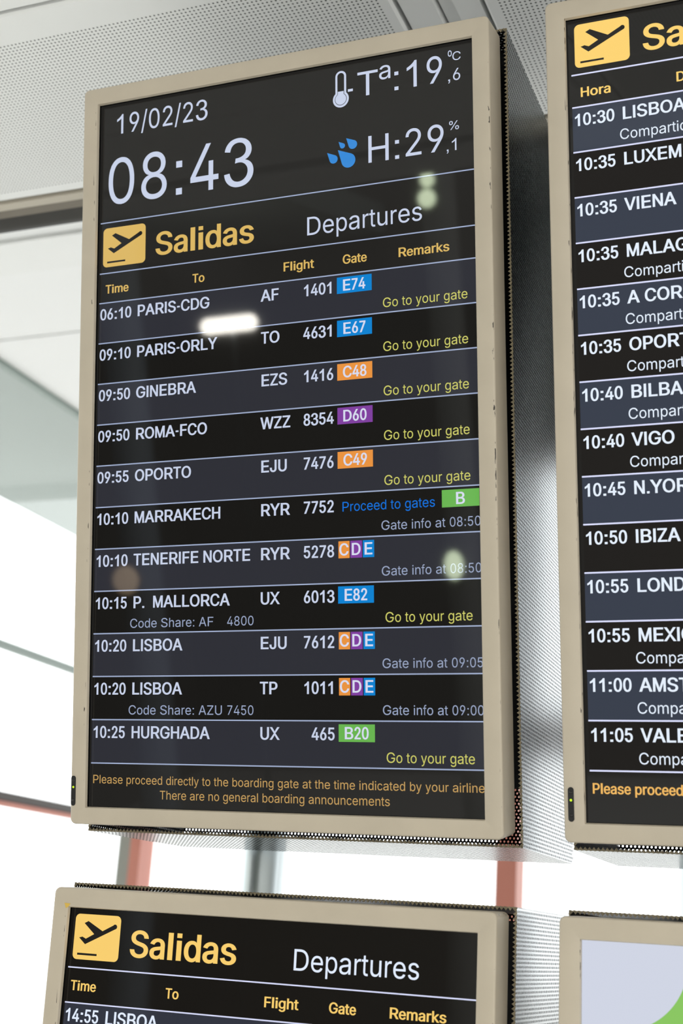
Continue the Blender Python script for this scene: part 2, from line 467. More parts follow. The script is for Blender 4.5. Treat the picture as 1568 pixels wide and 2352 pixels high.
# ------------------------------------------------------------------ lettering
# letter outlines by character number: advance, then contours as x, y, x, y ...
GLYPHS = {
    48: (453, ((227, -7, 191, -3, 158, 7, 130, 24, 105, 48, 85, 77, 69, 113, 60, 144, 53, 178, 49, 214, 48, 254, 49, 294, 53, 330, 60, 364, 69, 395, 85, 431, 106, 461, 130, 484, 159, 502, 191, 512, 227, 516, 262, 512, 295, 502, 323, 484, 348, 461, 368, 431, 384, 395, 393, 364, 400, 330, 404, 294, 405, 254, 404, 214, 400, 178, 393, 144, 384, 113, 368, 77, 348, 48, 323, 24, 295, 7, 263, -3), (227, 50, 250, 52, 271, 60, 290, 74, 306, 92, 320, 116, 330, 144, 336, 168, 340, 194, 343, 223, 344, 254, 343, 285, 340, 314, 336, 341, 330, 365, 320, 393, 306, 416, 290, 435, 271, 449, 250, 457, 227, 460, 203, 457, 182, 449, 163, 435, 147, 416, 134, 393, 123, 365, 117, 341, 113, 314, 110, 285, 109, 254, 110, 223, 113, 194, 117, 168, 123, 144, 134, 116, 147, 92, 163, 74, 182, 60, 203, 52))),
    49: (395, ((264, 0, 202, 0, 202, 398, 192, 390, 181, 381, 170, 373, 157, 364, 143, 355, 128, 347, 115, 340, 102, 334, 89, 328, 77, 323, 77, 384, 98, 394, 117, 405, 135, 417, 152, 429, 168, 443, 183, 456, 196, 470, 207, 483, 216, 496, 224, 509, 264, 509),)),
    50: (453, ((64, 0, 64, 47, 234, 229, 282, 282, 299, 305, 311, 327, 318, 348, 320, 371, 317, 397, 308, 419, 293, 436, 273, 449, 250, 457, 224, 460, 196, 457, 172, 447, 153, 433, 139, 413, 130, 390, 127, 362, 66, 362, 68, 391, 75, 418, 86, 442, 102, 464, 121, 482, 143, 496, 168, 507, 196, 513, 225, 516, 254, 513, 281, 507, 306, 497, 328, 482, 346, 465, 361, 445, 372, 423, 379, 398, 381, 372, 380, 354, 377, 336, 371, 318, 363, 299, 351, 280, 336, 259, 317, 235, 294, 209, 267, 180, 153, 60, 153, 57, 389, 57, 389, 0),)),
    51: (395, ((92, 142, 97, 122, 103, 104, 111, 89, 119, 76, 129, 65, 139, 57, 151, 50, 164, 46, 177, 43, 192, 42, 209, 43, 225, 47, 240, 53, 254, 62, 267, 73, 278, 85, 286, 99, 292, 115, 296, 131, 297, 149, 296, 165, 293, 180, 287, 195, 279, 207, 269, 219, 257, 229, 244, 237, 230, 243, 214, 246, 198, 247, 190, 247, 182, 246, 173, 245, 164, 243, 154, 240, 161, 295, 163, 295, 165, 295, 167, 294, 169, 294, 171, 294, 187, 295, 202, 298, 217, 302, 231, 308, 245, 316, 256, 325, 265, 336, 272, 350, 276, 365, 277, 382, 276, 395, 273, 408, 269, 419, 262, 430, 254, 439, 244, 448, 233, 454, 221, 458, 207, 461, 193, 462, 178, 461, 165, 458, 152, 454, 141, 447, 130, 439, 121, 428, 113, 416, 107, 402, 102, 386, 98, 368, 36, 379, 41, 403, 49, 425, 60, 445, 73, 462, 88, 477, 105, 490, 124, 499, 145, 506, 167, 510, 191, 512, 207, 511, 224, 509, 239, 505, 254, 500, 269, 494, 282, 486, 294, 477, 305, 467, 315, 456, 323, 444, 330, 432, 335, 419, 339, 405, 341, 392, 342, 377, 341, 364, 339, 351, 335, 338, 330, 326, 323, 314, 315, 303, 306, 293, 295, 284, 282, 276, 268, 269, 285, 264, 301, 257, 315, 248, 327, 238, 338, 226, 347, 212, 354, 197, 359, 180, 362, 163, 363, 144, 361, 118, 355, 93, 345, 71, 331, 50, 314, 30, 293, 13, 271, 0, 246, -9, 219, -14, 191, -16, 165, -15, 141, -10, 119, -2, 98, 9, 80, 23, 64, 41, 51, 60, 41, 82, 34, 107, 30, 134),)),
    52: (453, ((40, 105, 40, 158, 247, 509, 311, 509, 109, 166, 109, 163, 413, 163, 413, 105), (282, 0, 282, 318, 343, 318, 343, 0))),
    53: (453, ((221, -7, 192, -5, 165, 1, 140, 11, 118, 25, 99, 41, 83, 60, 71, 82, 63, 105, 60, 130, 122, 130, 127, 108, 138, 89, 154, 73, 173, 60, 196, 52, 221, 50, 241, 51, 259, 56, 276, 64, 291, 75, 304, 89, 314, 104, 322, 122, 326, 141, 328, 162, 326, 183, 321, 203, 314, 221, 303, 237, 290, 251, 275, 262, 257, 270, 238, 275, 218, 277, 192, 275, 167, 268, 145, 258, 128, 246, 67, 253, 96, 509, 366, 509, 366, 452, 151, 452, 134, 301, 136, 301, 155, 315, 178, 325, 203, 331, 229, 334, 252, 332, 274, 328, 294, 321, 313, 311, 330, 299, 345, 285, 358, 269, 370, 251, 379, 231, 386, 210, 390, 187, 391, 163, 388, 132, 381, 102, 369, 76, 352, 52, 332, 32, 309, 15, 282, 3, 253, -4),)),
    54: (453, ((226, -7, 196, -4, 168, 3, 142, 15, 119, 31, 100, 51, 84, 74, 73, 101, 66, 130, 64, 162, 65, 187, 71, 212, 80, 239, 89, 261, 102, 285, 118, 311, 137, 340, 252, 509, 322, 509, 151, 261, 145, 261, 154, 275, 165, 288, 179, 299, 196, 307, 214, 312, 235, 314, 265, 312, 291, 305, 316, 295, 337, 280, 355, 262, 370, 240, 380, 215, 387, 187, 389, 157, 387, 127, 379, 98, 368, 73, 352, 50, 333, 30, 310, 14, 284, 3, 257, -4), (226, 48, 254, 52, 279, 63, 299, 79, 314, 101, 322, 119, 326, 137, 327, 157, 326, 178, 322, 196, 314, 213, 299, 235, 279, 251, 254, 262, 226, 265, 198, 262, 174, 252, 153, 235, 138, 214, 131, 197, 126, 179, 125, 158, 126, 138, 131, 119, 138, 102, 153, 79, 174, 63, 198, 52))),
    55: (453, ((97, 0, 323, 448, 323, 452, 62, 452, 62, 509, 391, 509, 391, 449, 165, 0),)),
    56: (453, ((226, -7, 193, -5, 163, 1, 136, 11, 111, 25, 91, 42, 74, 62, 62, 84, 54, 109, 52, 135, 53, 156, 58, 176, 65, 195, 75, 212, 87, 228, 101, 241, 117, 252, 134, 260, 153, 265, 153, 267, 129, 276, 109, 289, 93, 308, 80, 330, 73, 354, 70, 380, 73, 405, 79, 429, 90, 450, 106, 469, 124, 485, 146, 498, 170, 508, 197, 514, 226, 516, 255, 514, 282, 508, 306, 498, 328, 485, 346, 469, 361, 450, 373, 429, 379, 405, 382, 380, 379, 354, 372, 330, 359, 308, 343, 289, 323, 276, 300, 267, 300, 265, 319, 260, 335, 252, 351, 241, 365, 228, 377, 212, 387, 195, 395, 176, 399, 156, 401, 135, 398, 109, 391, 84, 378, 62, 362, 42, 341, 25, 317, 11, 289, 1, 259, -5), (226, 49, 248, 50, 267, 54, 285, 60, 307, 74, 323, 91, 333, 113, 337, 139, 333, 165, 322, 189, 305, 208, 283, 223, 265, 230, 247, 234, 226, 235, 206, 234, 187, 230, 169, 223, 147, 208, 130, 189, 119, 165, 115, 139, 119, 113, 129, 91, 145, 74, 167, 60, 185, 54, 205, 50), (226, 290, 252, 292, 274, 300, 293, 313, 307, 330, 316, 351, 319, 376, 316, 399, 308, 420, 294, 437, 275, 449, 252, 457, 226, 460, 200, 457, 177, 449, 159, 437, 145, 420, 136, 399, 133, 376, 136, 351, 145, 330, 159, 313, 178, 300, 201, 292))),
    57: (453, ((226, 516, 256, 513, 285, 506, 310, 494, 333, 478, 352, 458, 368, 434, 380, 408, 387, 378, 389, 347, 387, 322, 382, 296, 373, 270, 363, 248, 350, 224, 334, 197, 315, 168, 200, 0, 130, 0, 301, 248, 307, 248, 299, 234, 287, 221, 273, 210, 257, 202, 238, 196, 218, 195, 188, 197, 161, 203, 137, 214, 116, 229, 98, 247, 83, 269, 72, 294, 66, 321, 64, 352, 66, 382, 73, 411, 85, 436, 101, 459, 120, 479, 143, 494, 168, 506, 196, 513), (226, 460, 199, 457, 174, 446, 154, 429, 138, 407, 131, 390, 127, 372, 125, 352, 127, 331, 131, 313, 138, 295, 154, 274, 174, 257, 199, 247, 226, 243, 254, 247, 279, 257, 299, 273, 314, 295, 322, 312, 326, 330, 327, 350, 326, 371, 322, 390, 314, 407, 299, 429, 279, 446, 254, 457))),
    58: (198, ((64, 0, 64, 71, 135, 71, 135, 0), (64, 297, 64, 368, 135, 368, 135, 297))),
    47: (249, ((235, 533, 71, -76, 14, -76, 178, 533),)),
    46: (198, ((65, 0, 65, 71, 136, 71, 136, 0),)),
    44: (198, ((63, 0, 63, 71, 134, 71, 134, 0, 134, -15, 132, -29, 129, -42, 125, -53, 120, -63, 114, -72, 107, -81, 98, -88, 88, -95, 76, -100, 59, -74, 67, -70, 73, -66, 79, -61, 84, -55, 88, -48, 92, -41, 94, -32, 96, -23, 97, -12, 98, 0),)),
    37: (676, ((175, 283, 155, 284, 137, 289, 121, 297, 101, 314, 86, 335, 78, 360, 75, 388, 75, 412, 78, 440, 87, 464, 101, 486, 121, 503, 137, 511, 155, 515, 175, 517, 196, 515, 214, 511, 230, 503, 250, 486, 264, 464, 273, 440, 276, 412, 276, 388, 273, 360, 264, 335, 250, 314, 230, 297, 214, 289, 196, 284), (175, 327, 198, 332, 212, 346, 221, 365, 223, 388, 223, 412, 221, 435, 213, 454, 198, 468, 175, 473, 153, 468, 138, 454, 130, 435, 127, 412, 127, 388, 130, 365, 138, 346, 153, 332), (501, -10, 481, -8, 462, -3, 446, 5, 426, 21, 412, 43, 403, 68, 400, 95, 400, 120, 403, 147, 412, 172, 427, 194, 447, 210, 463, 218, 481, 223, 501, 225, 522, 223, 540, 218, 556, 210, 576, 194, 590, 172, 598, 147, 601, 120, 601, 95, 598, 68, 589, 43, 575, 21, 555, 5, 540, -3, 521, -8), (501, 35, 523, 39, 538, 53, 546, 73, 549, 95, 549, 120, 546, 142, 538, 162, 524, 176, 501, 180, 479, 176, 464, 162, 456, 142, 453, 120, 453, 95, 455, 73, 464, 53, 479, 39), (132, 0, 482, 509, 540, 509, 191, 0))),
    45: (453, ((337, 244, 337, 188, 114, 188, 114, 244),)),
    65: (480, ((16, 0, 201, 509, 276, 509, 463, 0, 395, 0, 287, 302, 264, 372, 232, 478, 245, 478, 213, 371, 191, 302, 85, 0), (110, 142, 110, 199, 370, 199, 370, 142))),
    66: (456, ((60, 0, 60, 509, 241, 509, 274, 507, 304, 501, 329, 491, 350, 477, 367, 461, 381, 442, 390, 421, 396, 398, 398, 374, 395, 344, 387, 320, 373, 301, 356, 286, 336, 275, 315, 267, 315, 262, 339, 257, 363, 245, 378, 234, 391, 220, 402, 203, 411, 184, 416, 161, 418, 136, 416, 111, 410, 88, 400, 67, 386, 48, 368, 31, 344, 18, 317, 8, 284, 2, 247, 0), (125, 57, 245, 57, 281, 60, 309, 67, 330, 80, 344, 96, 353, 115, 355, 137, 352, 161, 342, 184, 327, 203, 306, 218, 289, 225, 269, 229, 248, 231, 125, 231), (125, 285, 238, 285, 265, 288, 288, 296, 308, 309, 323, 326, 333, 348, 336, 372, 333, 393, 326, 412, 313, 429, 294, 442, 270, 449, 240, 452, 125, 452))),
    67: (510, ((267, -7, 235, -5, 205, 1, 177, 11, 150, 25, 126, 42, 104, 63, 86, 88, 70, 115, 57, 146, 48, 179, 42, 215, 40, 254, 42, 293, 48, 329, 57, 362, 70, 393, 86, 421, 104, 445, 126, 466, 150, 484, 177, 498, 205, 508, 235, 514, 267, 516, 293, 514, 317, 511, 340, 504, 362, 496, 383, 485, 402, 471, 419, 456, 435, 438, 448, 418, 459, 397, 467, 373, 473, 348, 408, 348, 401, 373, 389, 395, 375, 413, 357, 428, 337, 440, 315, 449, 292, 454, 267, 456, 237, 453, 209, 445, 184, 432, 161, 414, 141, 391, 125, 364, 116, 340, 109, 314, 105, 285, 103, 254, 105, 223, 109, 194, 116, 168, 125, 145, 141, 117, 161, 94, 184, 76, 210, 63, 237, 56, 267, 53, 292, 55, 315, 60, 337, 69, 357, 81, 375, 96, 389, 114, 401, 136, 408, 160, 473, 160, 467, 135, 459, 112, 448, 91, 435, 71, 420, 53, 402, 38, 383, 24, 363, 13, 341, 5, 317, -2, 293, -6),)),
    68: (502, ((219, 0, 96, 0, 96, 57, 215, 57, 254, 60, 288, 68, 318, 81, 343, 99, 363, 122, 379, 149, 390, 181, 397, 216, 399, 255, 397, 294, 390, 329, 379, 361, 364, 388, 344, 410, 320, 428, 291, 441, 258, 449, 221, 452, 93, 452, 93, 509, 225, 509, 261, 507, 294, 501, 325, 492, 353, 478, 377, 461, 399, 441, 418, 418, 433, 391, 446, 361, 455, 329, 460, 293, 462, 255, 460, 217, 455, 181, 446, 149, 433, 119, 417, 92, 398, 68, 376, 48, 351, 31, 322, 17, 291, 8, 256, 2), (125, 509, 125, 0, 60, 0, 60, 509))),
    69: (419, ((60, 0, 60, 509, 372, 509, 372, 452, 125, 452, 125, 286, 355, 286, 355, 229, 125, 229, 125, 57, 375, 57, 375, 0),)),
    70: (410, ((60, 0, 60, 509, 369, 509, 369, 452, 125, 452, 125, 278, 346, 278, 346, 221, 125, 221, 125, 0),)),
    71: (520, ((269, -7, 236, -5, 205, 1, 176, 11, 149, 25, 125, 43, 104, 64, 85, 88, 69, 116, 57, 146, 47, 179, 42, 215, 40, 254, 42, 293, 47, 329, 57, 362, 69, 393, 85, 421, 103, 445, 125, 466, 149, 484, 175, 498, 203, 508, 233, 514, 265, 516, 291, 514, 316, 510, 340, 504, 363, 494, 384, 483, 403, 469, 421, 453, 436, 436, 449, 416, 460, 395, 468, 373, 474, 349, 408, 349, 399, 372, 387, 393, 373, 411, 356, 427, 337, 439, 315, 448, 291, 454, 265, 456, 236, 453, 209, 445, 183, 432, 160, 414, 141, 392, 125, 364, 116, 340, 109, 314, 105, 285, 103, 254, 105, 223, 109, 194, 116, 168, 125, 145, 141, 117, 161, 95, 184, 76, 210, 63, 238, 56, 269, 53, 296, 55, 322, 61, 345, 71, 365, 85, 382, 102, 396, 123, 407, 147, 413, 173, 415, 202, 434, 199, 283, 199, 283, 256, 478, 256, 478, 200, 476, 170, 471, 141, 463, 115, 451, 91, 431, 62, 406, 38, 377, 19, 352, 8, 326, 0, 298, -5),)),
    72: (517, ((60, 0, 60, 509, 125, 509, 125, 289, 392, 289, 392, 509, 457, 509, 457, 0, 392, 0, 392, 232, 125, 232, 125, 0),)),
    73: (198, ((65, 0, 65, 509, 133, 509, 133, 0),)),
    74: (396, ((185, -7, 153, -4, 124, 3, 98, 15, 75, 33, 57, 55, 44, 81, 36, 111, 33, 145, 33, 173, 98, 173, 98, 145, 100, 117, 108, 93, 122, 74, 139, 61, 160, 53, 185, 50, 209, 53, 230, 61, 248, 74, 261, 93, 269, 117, 272, 145, 272, 509, 336, 509, 336, 145, 334, 111, 326, 81, 313, 55, 294, 33, 271, 15, 246, 3, 217, -4),)),
    75: (467, ((104, 145, 104, 216, 139, 261, 174, 303, 212, 344, 364, 509, 448, 509, 231, 276, 228, 276), (60, 0, 60, 509, 125, 509, 125, 334, 124, 225, 125, 193, 125, 0), (372, 0, 188, 259, 228, 309, 449, 0))),
    76: (393, ((60, 0, 60, 509, 125, 509, 125, 57, 361, 57, 361, 0),)),
    77: (628, ((60, 0, 60, 509, 152, 509, 277, 187, 287, 159, 299, 123, 311, 84, 322, 49, 307, 49, 318, 83, 330, 121, 342, 158, 352, 187, 476, 509, 568, 509, 568, 0, 504, 0, 504, 327, 507, 457, 513, 457, 498, 409, 482, 363, 467, 322, 456, 291, 342, 0, 286, 0, 170, 291, 159, 321, 145, 361, 129, 408, 112, 457, 119, 457, 122, 328, 122, 0),)),
    78: (523, ((60, 0, 60, 509, 136, 509, 343, 183, 363, 151, 388, 107, 414, 55, 405, 54, 401, 108, 399, 157, 399, 509, 463, 509, 463, 0, 387, 0, 202, 290, 177, 331, 148, 381, 108, 452, 119, 454, 122, 384, 124, 328, 125, 291, 125, 0),)),
    79: (533, ((267, -7, 235, -5, 205, 1, 177, 11, 150, 25, 126, 42, 105, 63, 86, 88, 70, 115, 57, 146, 48, 179, 42, 215, 40, 254, 42, 293, 48, 329, 57, 362, 70, 393, 86, 421, 105, 445, 126, 466, 150, 484, 177, 498, 205, 508, 235, 514, 267, 516, 299, 514, 329, 508, 357, 498, 384, 484, 408, 466, 429, 445, 448, 421, 464, 393, 477, 362, 486, 329, 491, 293, 493, 254, 491, 215, 486, 179, 477, 146, 464, 115, 448, 88, 429, 63, 408, 42, 384, 25, 357, 11, 329, 1, 299, -5), (267, 53, 296, 55, 324, 63, 349, 76, 372, 94, 392, 116, 408, 144, 418, 168, 425, 194, 429, 223, 430, 254, 429, 286, 425, 314, 418, 341, 408, 365, 392, 392, 372, 415, 349, 433, 324, 446, 296, 453, 267, 456, 237, 453, 210, 445, 184, 433, 161, 415, 142, 392, 125, 364, 116, 340, 109, 314, 105, 285, 103, 254, 105, 223, 109, 194, 116, 168, 125, 144, 142, 117, 161, 94, 184, 76, 210, 63, 237, 55))),
    80: (445, ((60, 0, 60, 509, 235, 509, 272, 506, 305, 499, 332, 487, 356, 471, 375, 452, 390, 430, 400, 404, 407, 377, 409, 348, 407, 318, 400, 291, 390, 265, 375, 243, 356, 223, 332, 207, 305, 195, 272, 188, 235, 186, 109, 186, 109, 242, 233, 242, 257, 244, 279, 248, 297, 256, 318, 272, 333, 294, 339, 310, 343, 328, 344, 348, 343, 367, 339, 385, 333, 402, 318, 423, 297, 439, 279, 446, 257, 451, 232, 452, 125, 452, 125, 0),)),
    82: (449, ((60, 0, 60, 509, 236, 509, 273, 506, 305, 500, 333, 489, 356, 473, 376, 455, 390, 433, 401, 408, 407, 381, 409, 352, 407, 323, 401, 296, 390, 271, 376, 250, 356, 232, 333, 217, 305, 206, 273, 200, 236, 198, 96, 198, 96, 255, 234, 255, 258, 256, 280, 260, 298, 267, 319, 281, 334, 300, 342, 324, 345, 352, 342, 380, 334, 405, 319, 425, 298, 440, 279, 446, 258, 451, 233, 452, 125, 452, 125, 0), (353, 0, 230, 229, 303, 229, 428, 0))),
    83: (447, ((224, -9, 188, -7, 156, -1, 128, 9, 102, 23, 81, 40, 64, 60, 51, 83, 42, 109, 38, 137, 104, 137, 110, 110, 123, 88, 142, 71, 166, 59, 185, 53, 204, 50, 224, 49, 246, 50, 267, 54, 286, 60, 311, 74, 329, 92, 341, 114, 346, 139, 342, 161, 332, 179, 316, 193, 296, 205, 245, 222, 184, 239, 145, 253, 112, 269, 86, 289, 67, 313, 56, 341, 52, 372, 54, 400, 62, 425, 75, 448, 92, 468, 113, 484, 138, 498, 165, 508, 195, 514, 227, 516, 259, 514, 289, 508, 316, 498, 340, 484, 360, 468, 377, 449, 390, 427, 398, 403, 401, 378, 337, 378, 332, 402, 320, 421, 302, 437, 280, 449, 254, 456, 225, 459, 204, 457, 185, 454, 167, 448, 145, 435, 129, 418, 118, 398, 115, 376, 119, 352, 131, 334, 148, 319, 169, 308, 212, 293, 264, 279, 312, 264, 336, 252, 359, 238, 379, 220, 395, 198, 402, 180, 407, 161, 408, 139, 406, 112, 399, 87, 386, 64, 370, 43, 349, 25, 323, 11, 294, 0, 261, -7),)),
    84: (449, ((32, 452, 32, 509, 417, 509, 417, 452, 257, 452, 257, 0, 193, 0, 193, 452),)),
    85: (517, ((259, -8, 220, -6, 186, 2, 154, 15, 126, 33, 103, 55, 85, 80, 71, 108, 63, 140, 60, 173, 60, 509, 124, 509, 124, 178, 126, 155, 132, 133, 141, 113, 153, 95, 169, 80, 187, 68, 208, 59, 232, 53, 259, 52, 285, 53, 309, 59, 331, 68, 349, 80, 364, 95, 377, 113, 385, 133, 391, 155, 393, 178, 393, 509, 457, 509, 457, 173, 454, 140, 446, 108, 433, 80, 414, 55, 391, 33, 363, 15, 332, 2, 297, -6),)),
    86: (480, ((204, 0, 16, 509, 84, 509, 192, 206, 215, 137, 248, 31, 235, 31, 267, 138, 290, 206, 395, 509, 463, 509, 278, 0),)),
    87: (686, ((155, 0, 16, 509, 82, 509, 163, 196, 187, 94, 197, 40, 189, 40, 200, 94, 211, 145, 224, 196, 306, 509, 380, 509, 462, 196, 486, 94, 497, 40, 488, 40, 499, 94, 510, 145, 523, 196, 603, 509, 670, 509, 530, 0, 455, 0, 368, 323, 351, 391, 336, 475, 350, 475, 335, 395, 318, 323, 230, 0),)),
    88: (474, ((18, 0, 217, 284, 217, 236, 29, 509, 104, 509, 178, 400, 204, 361, 223, 329, 243, 292, 232, 292, 252, 329, 272, 361, 298, 400, 374, 509, 446, 509, 259, 239, 259, 287, 456, 0, 382, 0, 292, 129, 268, 165, 250, 195, 230, 231, 244, 231, 225, 196, 206, 166, 182, 129, 91, 0),)),
    89: (472, ((203, 0, 203, 208, 16, 509, 91, 509, 192, 344, 222, 292, 250, 230, 224, 230, 251, 293, 280, 344, 381, 509, 455, 509, 268, 208, 268, 0),)),
    90: (438, ((42, 0, 42, 46, 273, 385, 306, 431, 341, 476, 348, 454, 285, 452, 40, 452, 40, 509, 397, 509, 397, 462, 169, 129, 134, 81, 97, 33, 90, 54, 152, 57, 399, 57, 399, 0),)),
    97: (389, ((160, -9, 137, -7, 115, -3, 94, 5, 76, 15, 60, 29, 48, 45, 38, 63, 32, 84, 30, 108, 34, 138, 43, 161, 58, 179, 78, 193, 100, 203, 125, 211, 178, 220, 234, 227, 252, 230, 265, 235, 273, 243, 276, 255, 276, 257, 273, 279, 267, 297, 256, 311, 240, 322, 220, 329, 196, 331, 171, 329, 149, 322, 132, 313, 118, 301, 107, 288, 100, 274, 41, 291, 51, 313, 64, 331, 79, 346, 95, 358, 114, 368, 133, 375, 153, 380, 173, 383, 194, 384, 215, 383, 239, 379, 263, 372, 286, 360, 306, 343, 322, 320, 330, 301, 335, 278, 337, 251, 337, 0, 277, 0, 277, 52, 272, 52, 264, 38, 252, 25, 236, 12, 215, 1, 199, -4, 181, -7), (170, 45, 192, 47, 211, 51, 228, 59, 248, 74, 263, 93, 272, 115, 276, 138, 276, 190, 270, 186, 259, 182, 231, 176, 200, 171, 175, 168, 134, 159, 117, 150, 103, 139, 95, 124, 92, 105, 94, 87, 102, 72, 114, 61, 130, 52, 149, 47))),
    98: (424, ((229, -8, 208, -7, 189, -3, 172, 4, 153, 17, 138, 31, 118, 59, 112, 59, 112, 0, 53, 0, 53, 509, 114, 509, 114, 319, 118, 319, 137, 346, 152, 360, 171, 373, 188, 379, 207, 383, 229, 384, 259, 382, 287, 374, 313, 361, 335, 342, 354, 320, 370, 293, 381, 261, 388, 227, 390, 189, 388, 151, 381, 116, 370, 84, 355, 57, 336, 34, 313, 16, 288, 3, 260, -6), (220, 47, 242, 49, 262, 55, 279, 66, 294, 80, 306, 97, 316, 117, 323, 139, 327, 163, 328, 189, 327, 215, 323, 239, 316, 261, 307, 281, 295, 298, 280, 311, 262, 322, 243, 328, 220, 330, 198, 328, 178, 322, 161, 312, 147, 299, 134, 282, 125, 263, 118, 241, 114, 216, 113, 189, 114, 162, 118, 138, 125, 115, 135, 95, 147, 78, 162, 65, 179, 55, 198, 49))),
    99: (396, ((207, -8, 174, -5, 144, 3, 117, 16, 93, 35, 72, 58, 56, 85, 44, 116, 37, 150, 34, 187, 37, 225, 44, 260, 56, 291, 72, 318, 93, 341, 117, 360, 144, 374, 174, 382, 207, 384, 234, 383, 260, 377, 284, 368, 305, 356, 324, 341, 340, 322, 353, 301, 362, 277, 303, 262, 298, 276, 290, 289, 281, 301, 270, 311, 257, 319, 242, 325, 226, 329, 207, 330, 184, 328, 163, 321, 145, 310, 130, 296, 118, 278, 108, 258, 102, 236, 98, 212, 96, 187, 98, 163, 102, 139, 108, 117, 118, 97, 130, 80, 145, 66, 163, 55, 184, 49, 207, 46, 226, 48, 243, 52, 258, 58, 271, 66, 282, 76, 292, 89, 299, 102, 304, 117, 363, 102, 354, 78, 341, 56, 325, 37, 306, 21, 285, 9, 261, -1, 235, -6),)),
    100: (424, ((195, -8, 165, -6, 137, 3, 111, 16, 89, 34, 70, 57, 55, 84, 43, 116, 36, 151, 34, 189, 36, 227, 43, 261, 55, 293, 70, 320, 89, 342, 112, 361, 137, 374, 165, 382, 196, 384, 218, 383, 237, 379, 253, 373, 272, 360, 287, 346, 306, 319, 311, 319, 311, 509, 372, 509, 372, 0, 313, 0, 313, 59, 307, 59, 287, 31, 272, 17, 252, 4, 236, -3, 217, -7), (205, 47, 226, 49, 246, 55, 263, 65, 278, 78, 290, 95, 299, 115, 306, 138, 310, 162, 312, 189, 310, 216, 306, 241, 300, 263, 290, 282, 278, 299, 263, 312, 246, 322, 227, 328, 205, 330, 182, 328, 162, 322, 145, 311, 130, 298, 118, 281, 108, 261, 102, 239, 98, 215, 96, 189, 98, 163, 102, 139, 109, 117, 118, 97, 130, 80, 145, 66, 162, 55, 182, 49))),
    101: (404, ((212, -8, 177, -5, 145, 3, 117, 16, 92, 35, 72, 58, 56, 85, 44, 116, 37, 150, 34, 187, 36, 224, 44, 258, 55, 290, 71, 317, 91, 340, 115, 359, 142, 373, 172, 382, 205, 384, 226, 383, 246, 380, 266, 374, 285, 366, 303, 355, 319, 341, 334, 324, 347, 305, 357, 282, 365, 256, 370, 227, 371, 194, 371, 169, 75, 169, 75, 221, 338, 221, 310, 202, 308, 226, 304, 248, 298, 269, 288, 286, 277, 301, 263, 314, 246, 323, 227, 328, 205, 330, 183, 328, 164, 323, 146, 313, 131, 301, 119, 286, 109, 270, 102, 251, 97, 231, 96, 211, 96, 178, 98, 151, 102, 127, 110, 106, 121, 88, 135, 73, 151, 61, 169, 53, 190, 48, 212, 46, 234, 48, 254, 53, 271, 61, 285, 73, 297, 88, 306, 105, 365, 91, 358, 72, 348, 55, 335, 39, 320, 26, 302, 14, 283, 4, 261, -3, 237, -7),)),
    102: (254, ((228, 379, 228, 327, 6, 327, 6, 379), (81, 0, 81, 432, 82, 452, 87, 470, 96, 486, 113, 505, 135, 519, 161, 527, 187, 530, 222, 527, 243, 521, 227, 468, 215, 472, 195, 474, 171, 470, 154, 460, 145, 443, 142, 419, 142, 0))),
    103: (425, ((207, -151, 180, -149, 156, -146, 134, -140, 114, -132, 97, -122, 82, -110, 64, -91, 51, -69, 101, -41, 122, -66, 136, -78, 154, -88, 178, -95, 207, -97, 236, -95, 261, -87, 282, -75, 298, -58, 308, -34, 311, -6, 311, 68, 306, 68, 287, 41, 272, 28, 252, 16, 236, 10, 217, 6, 195, 5, 165, 7, 138, 14, 113, 27, 90, 43, 71, 65, 55, 90, 43, 120, 36, 154, 34, 191, 36, 229, 43, 263, 55, 293, 71, 320, 90, 342, 112, 361, 138, 374, 166, 382, 196, 384, 218, 383, 237, 379, 253, 373, 273, 360, 288, 346, 308, 319, 313, 319, 313, 379, 372, 379, 372, -9, 370, -40, 363, -67, 350, -90, 334, -109, 314, -124, 291, -136, 265, -144, 237, -149), (205, 59, 227, 61, 246, 66, 264, 75, 278, 87, 290, 103, 300, 121, 307, 142, 311, 166, 312, 193, 311, 219, 307, 242, 300, 264, 291, 283, 279, 299, 264, 312, 247, 322, 227, 328, 205, 330, 182, 328, 163, 322, 145, 312, 130, 298, 118, 282, 109, 262, 102, 241, 98, 218, 96, 193, 98, 167, 102, 144, 109, 123, 118, 104, 131, 88, 145, 76, 163, 66, 183, 61))),
    104: (410, ((114, 227, 114, 0, 53, 0, 53, 509, 114, 509, 114, 287, 102, 287, 116, 319, 132, 344, 152, 362, 175, 374, 200, 382, 227, 384, 252, 383, 275, 377, 295, 369, 313, 356, 328, 340, 341, 321, 350, 298, 355, 271, 357, 240, 357, 0, 296, 0, 296, 235, 293, 263, 286, 286, 273, 304, 256, 318, 235, 326, 210, 329, 184, 326, 161, 317, 141, 303, 126, 283, 119, 266, 115, 248),)),
    105: (158, ((47, 0, 47, 368, 109, 368, 109, 0), (47, 437, 47, 509, 109, 509, 109, 437))),
    107: (381, ((110, 137, 110, 212, 121, 212, 284, 379, 360, 379, 184, 199, 177, 199), (53, 0, 53, 509, 114, 509, 114, 0), (294, 0, 148, 186, 191, 229, 372, 0))),
    108: (158, ((45, 0, 45, 509, 108, 509, 108, 0),)),
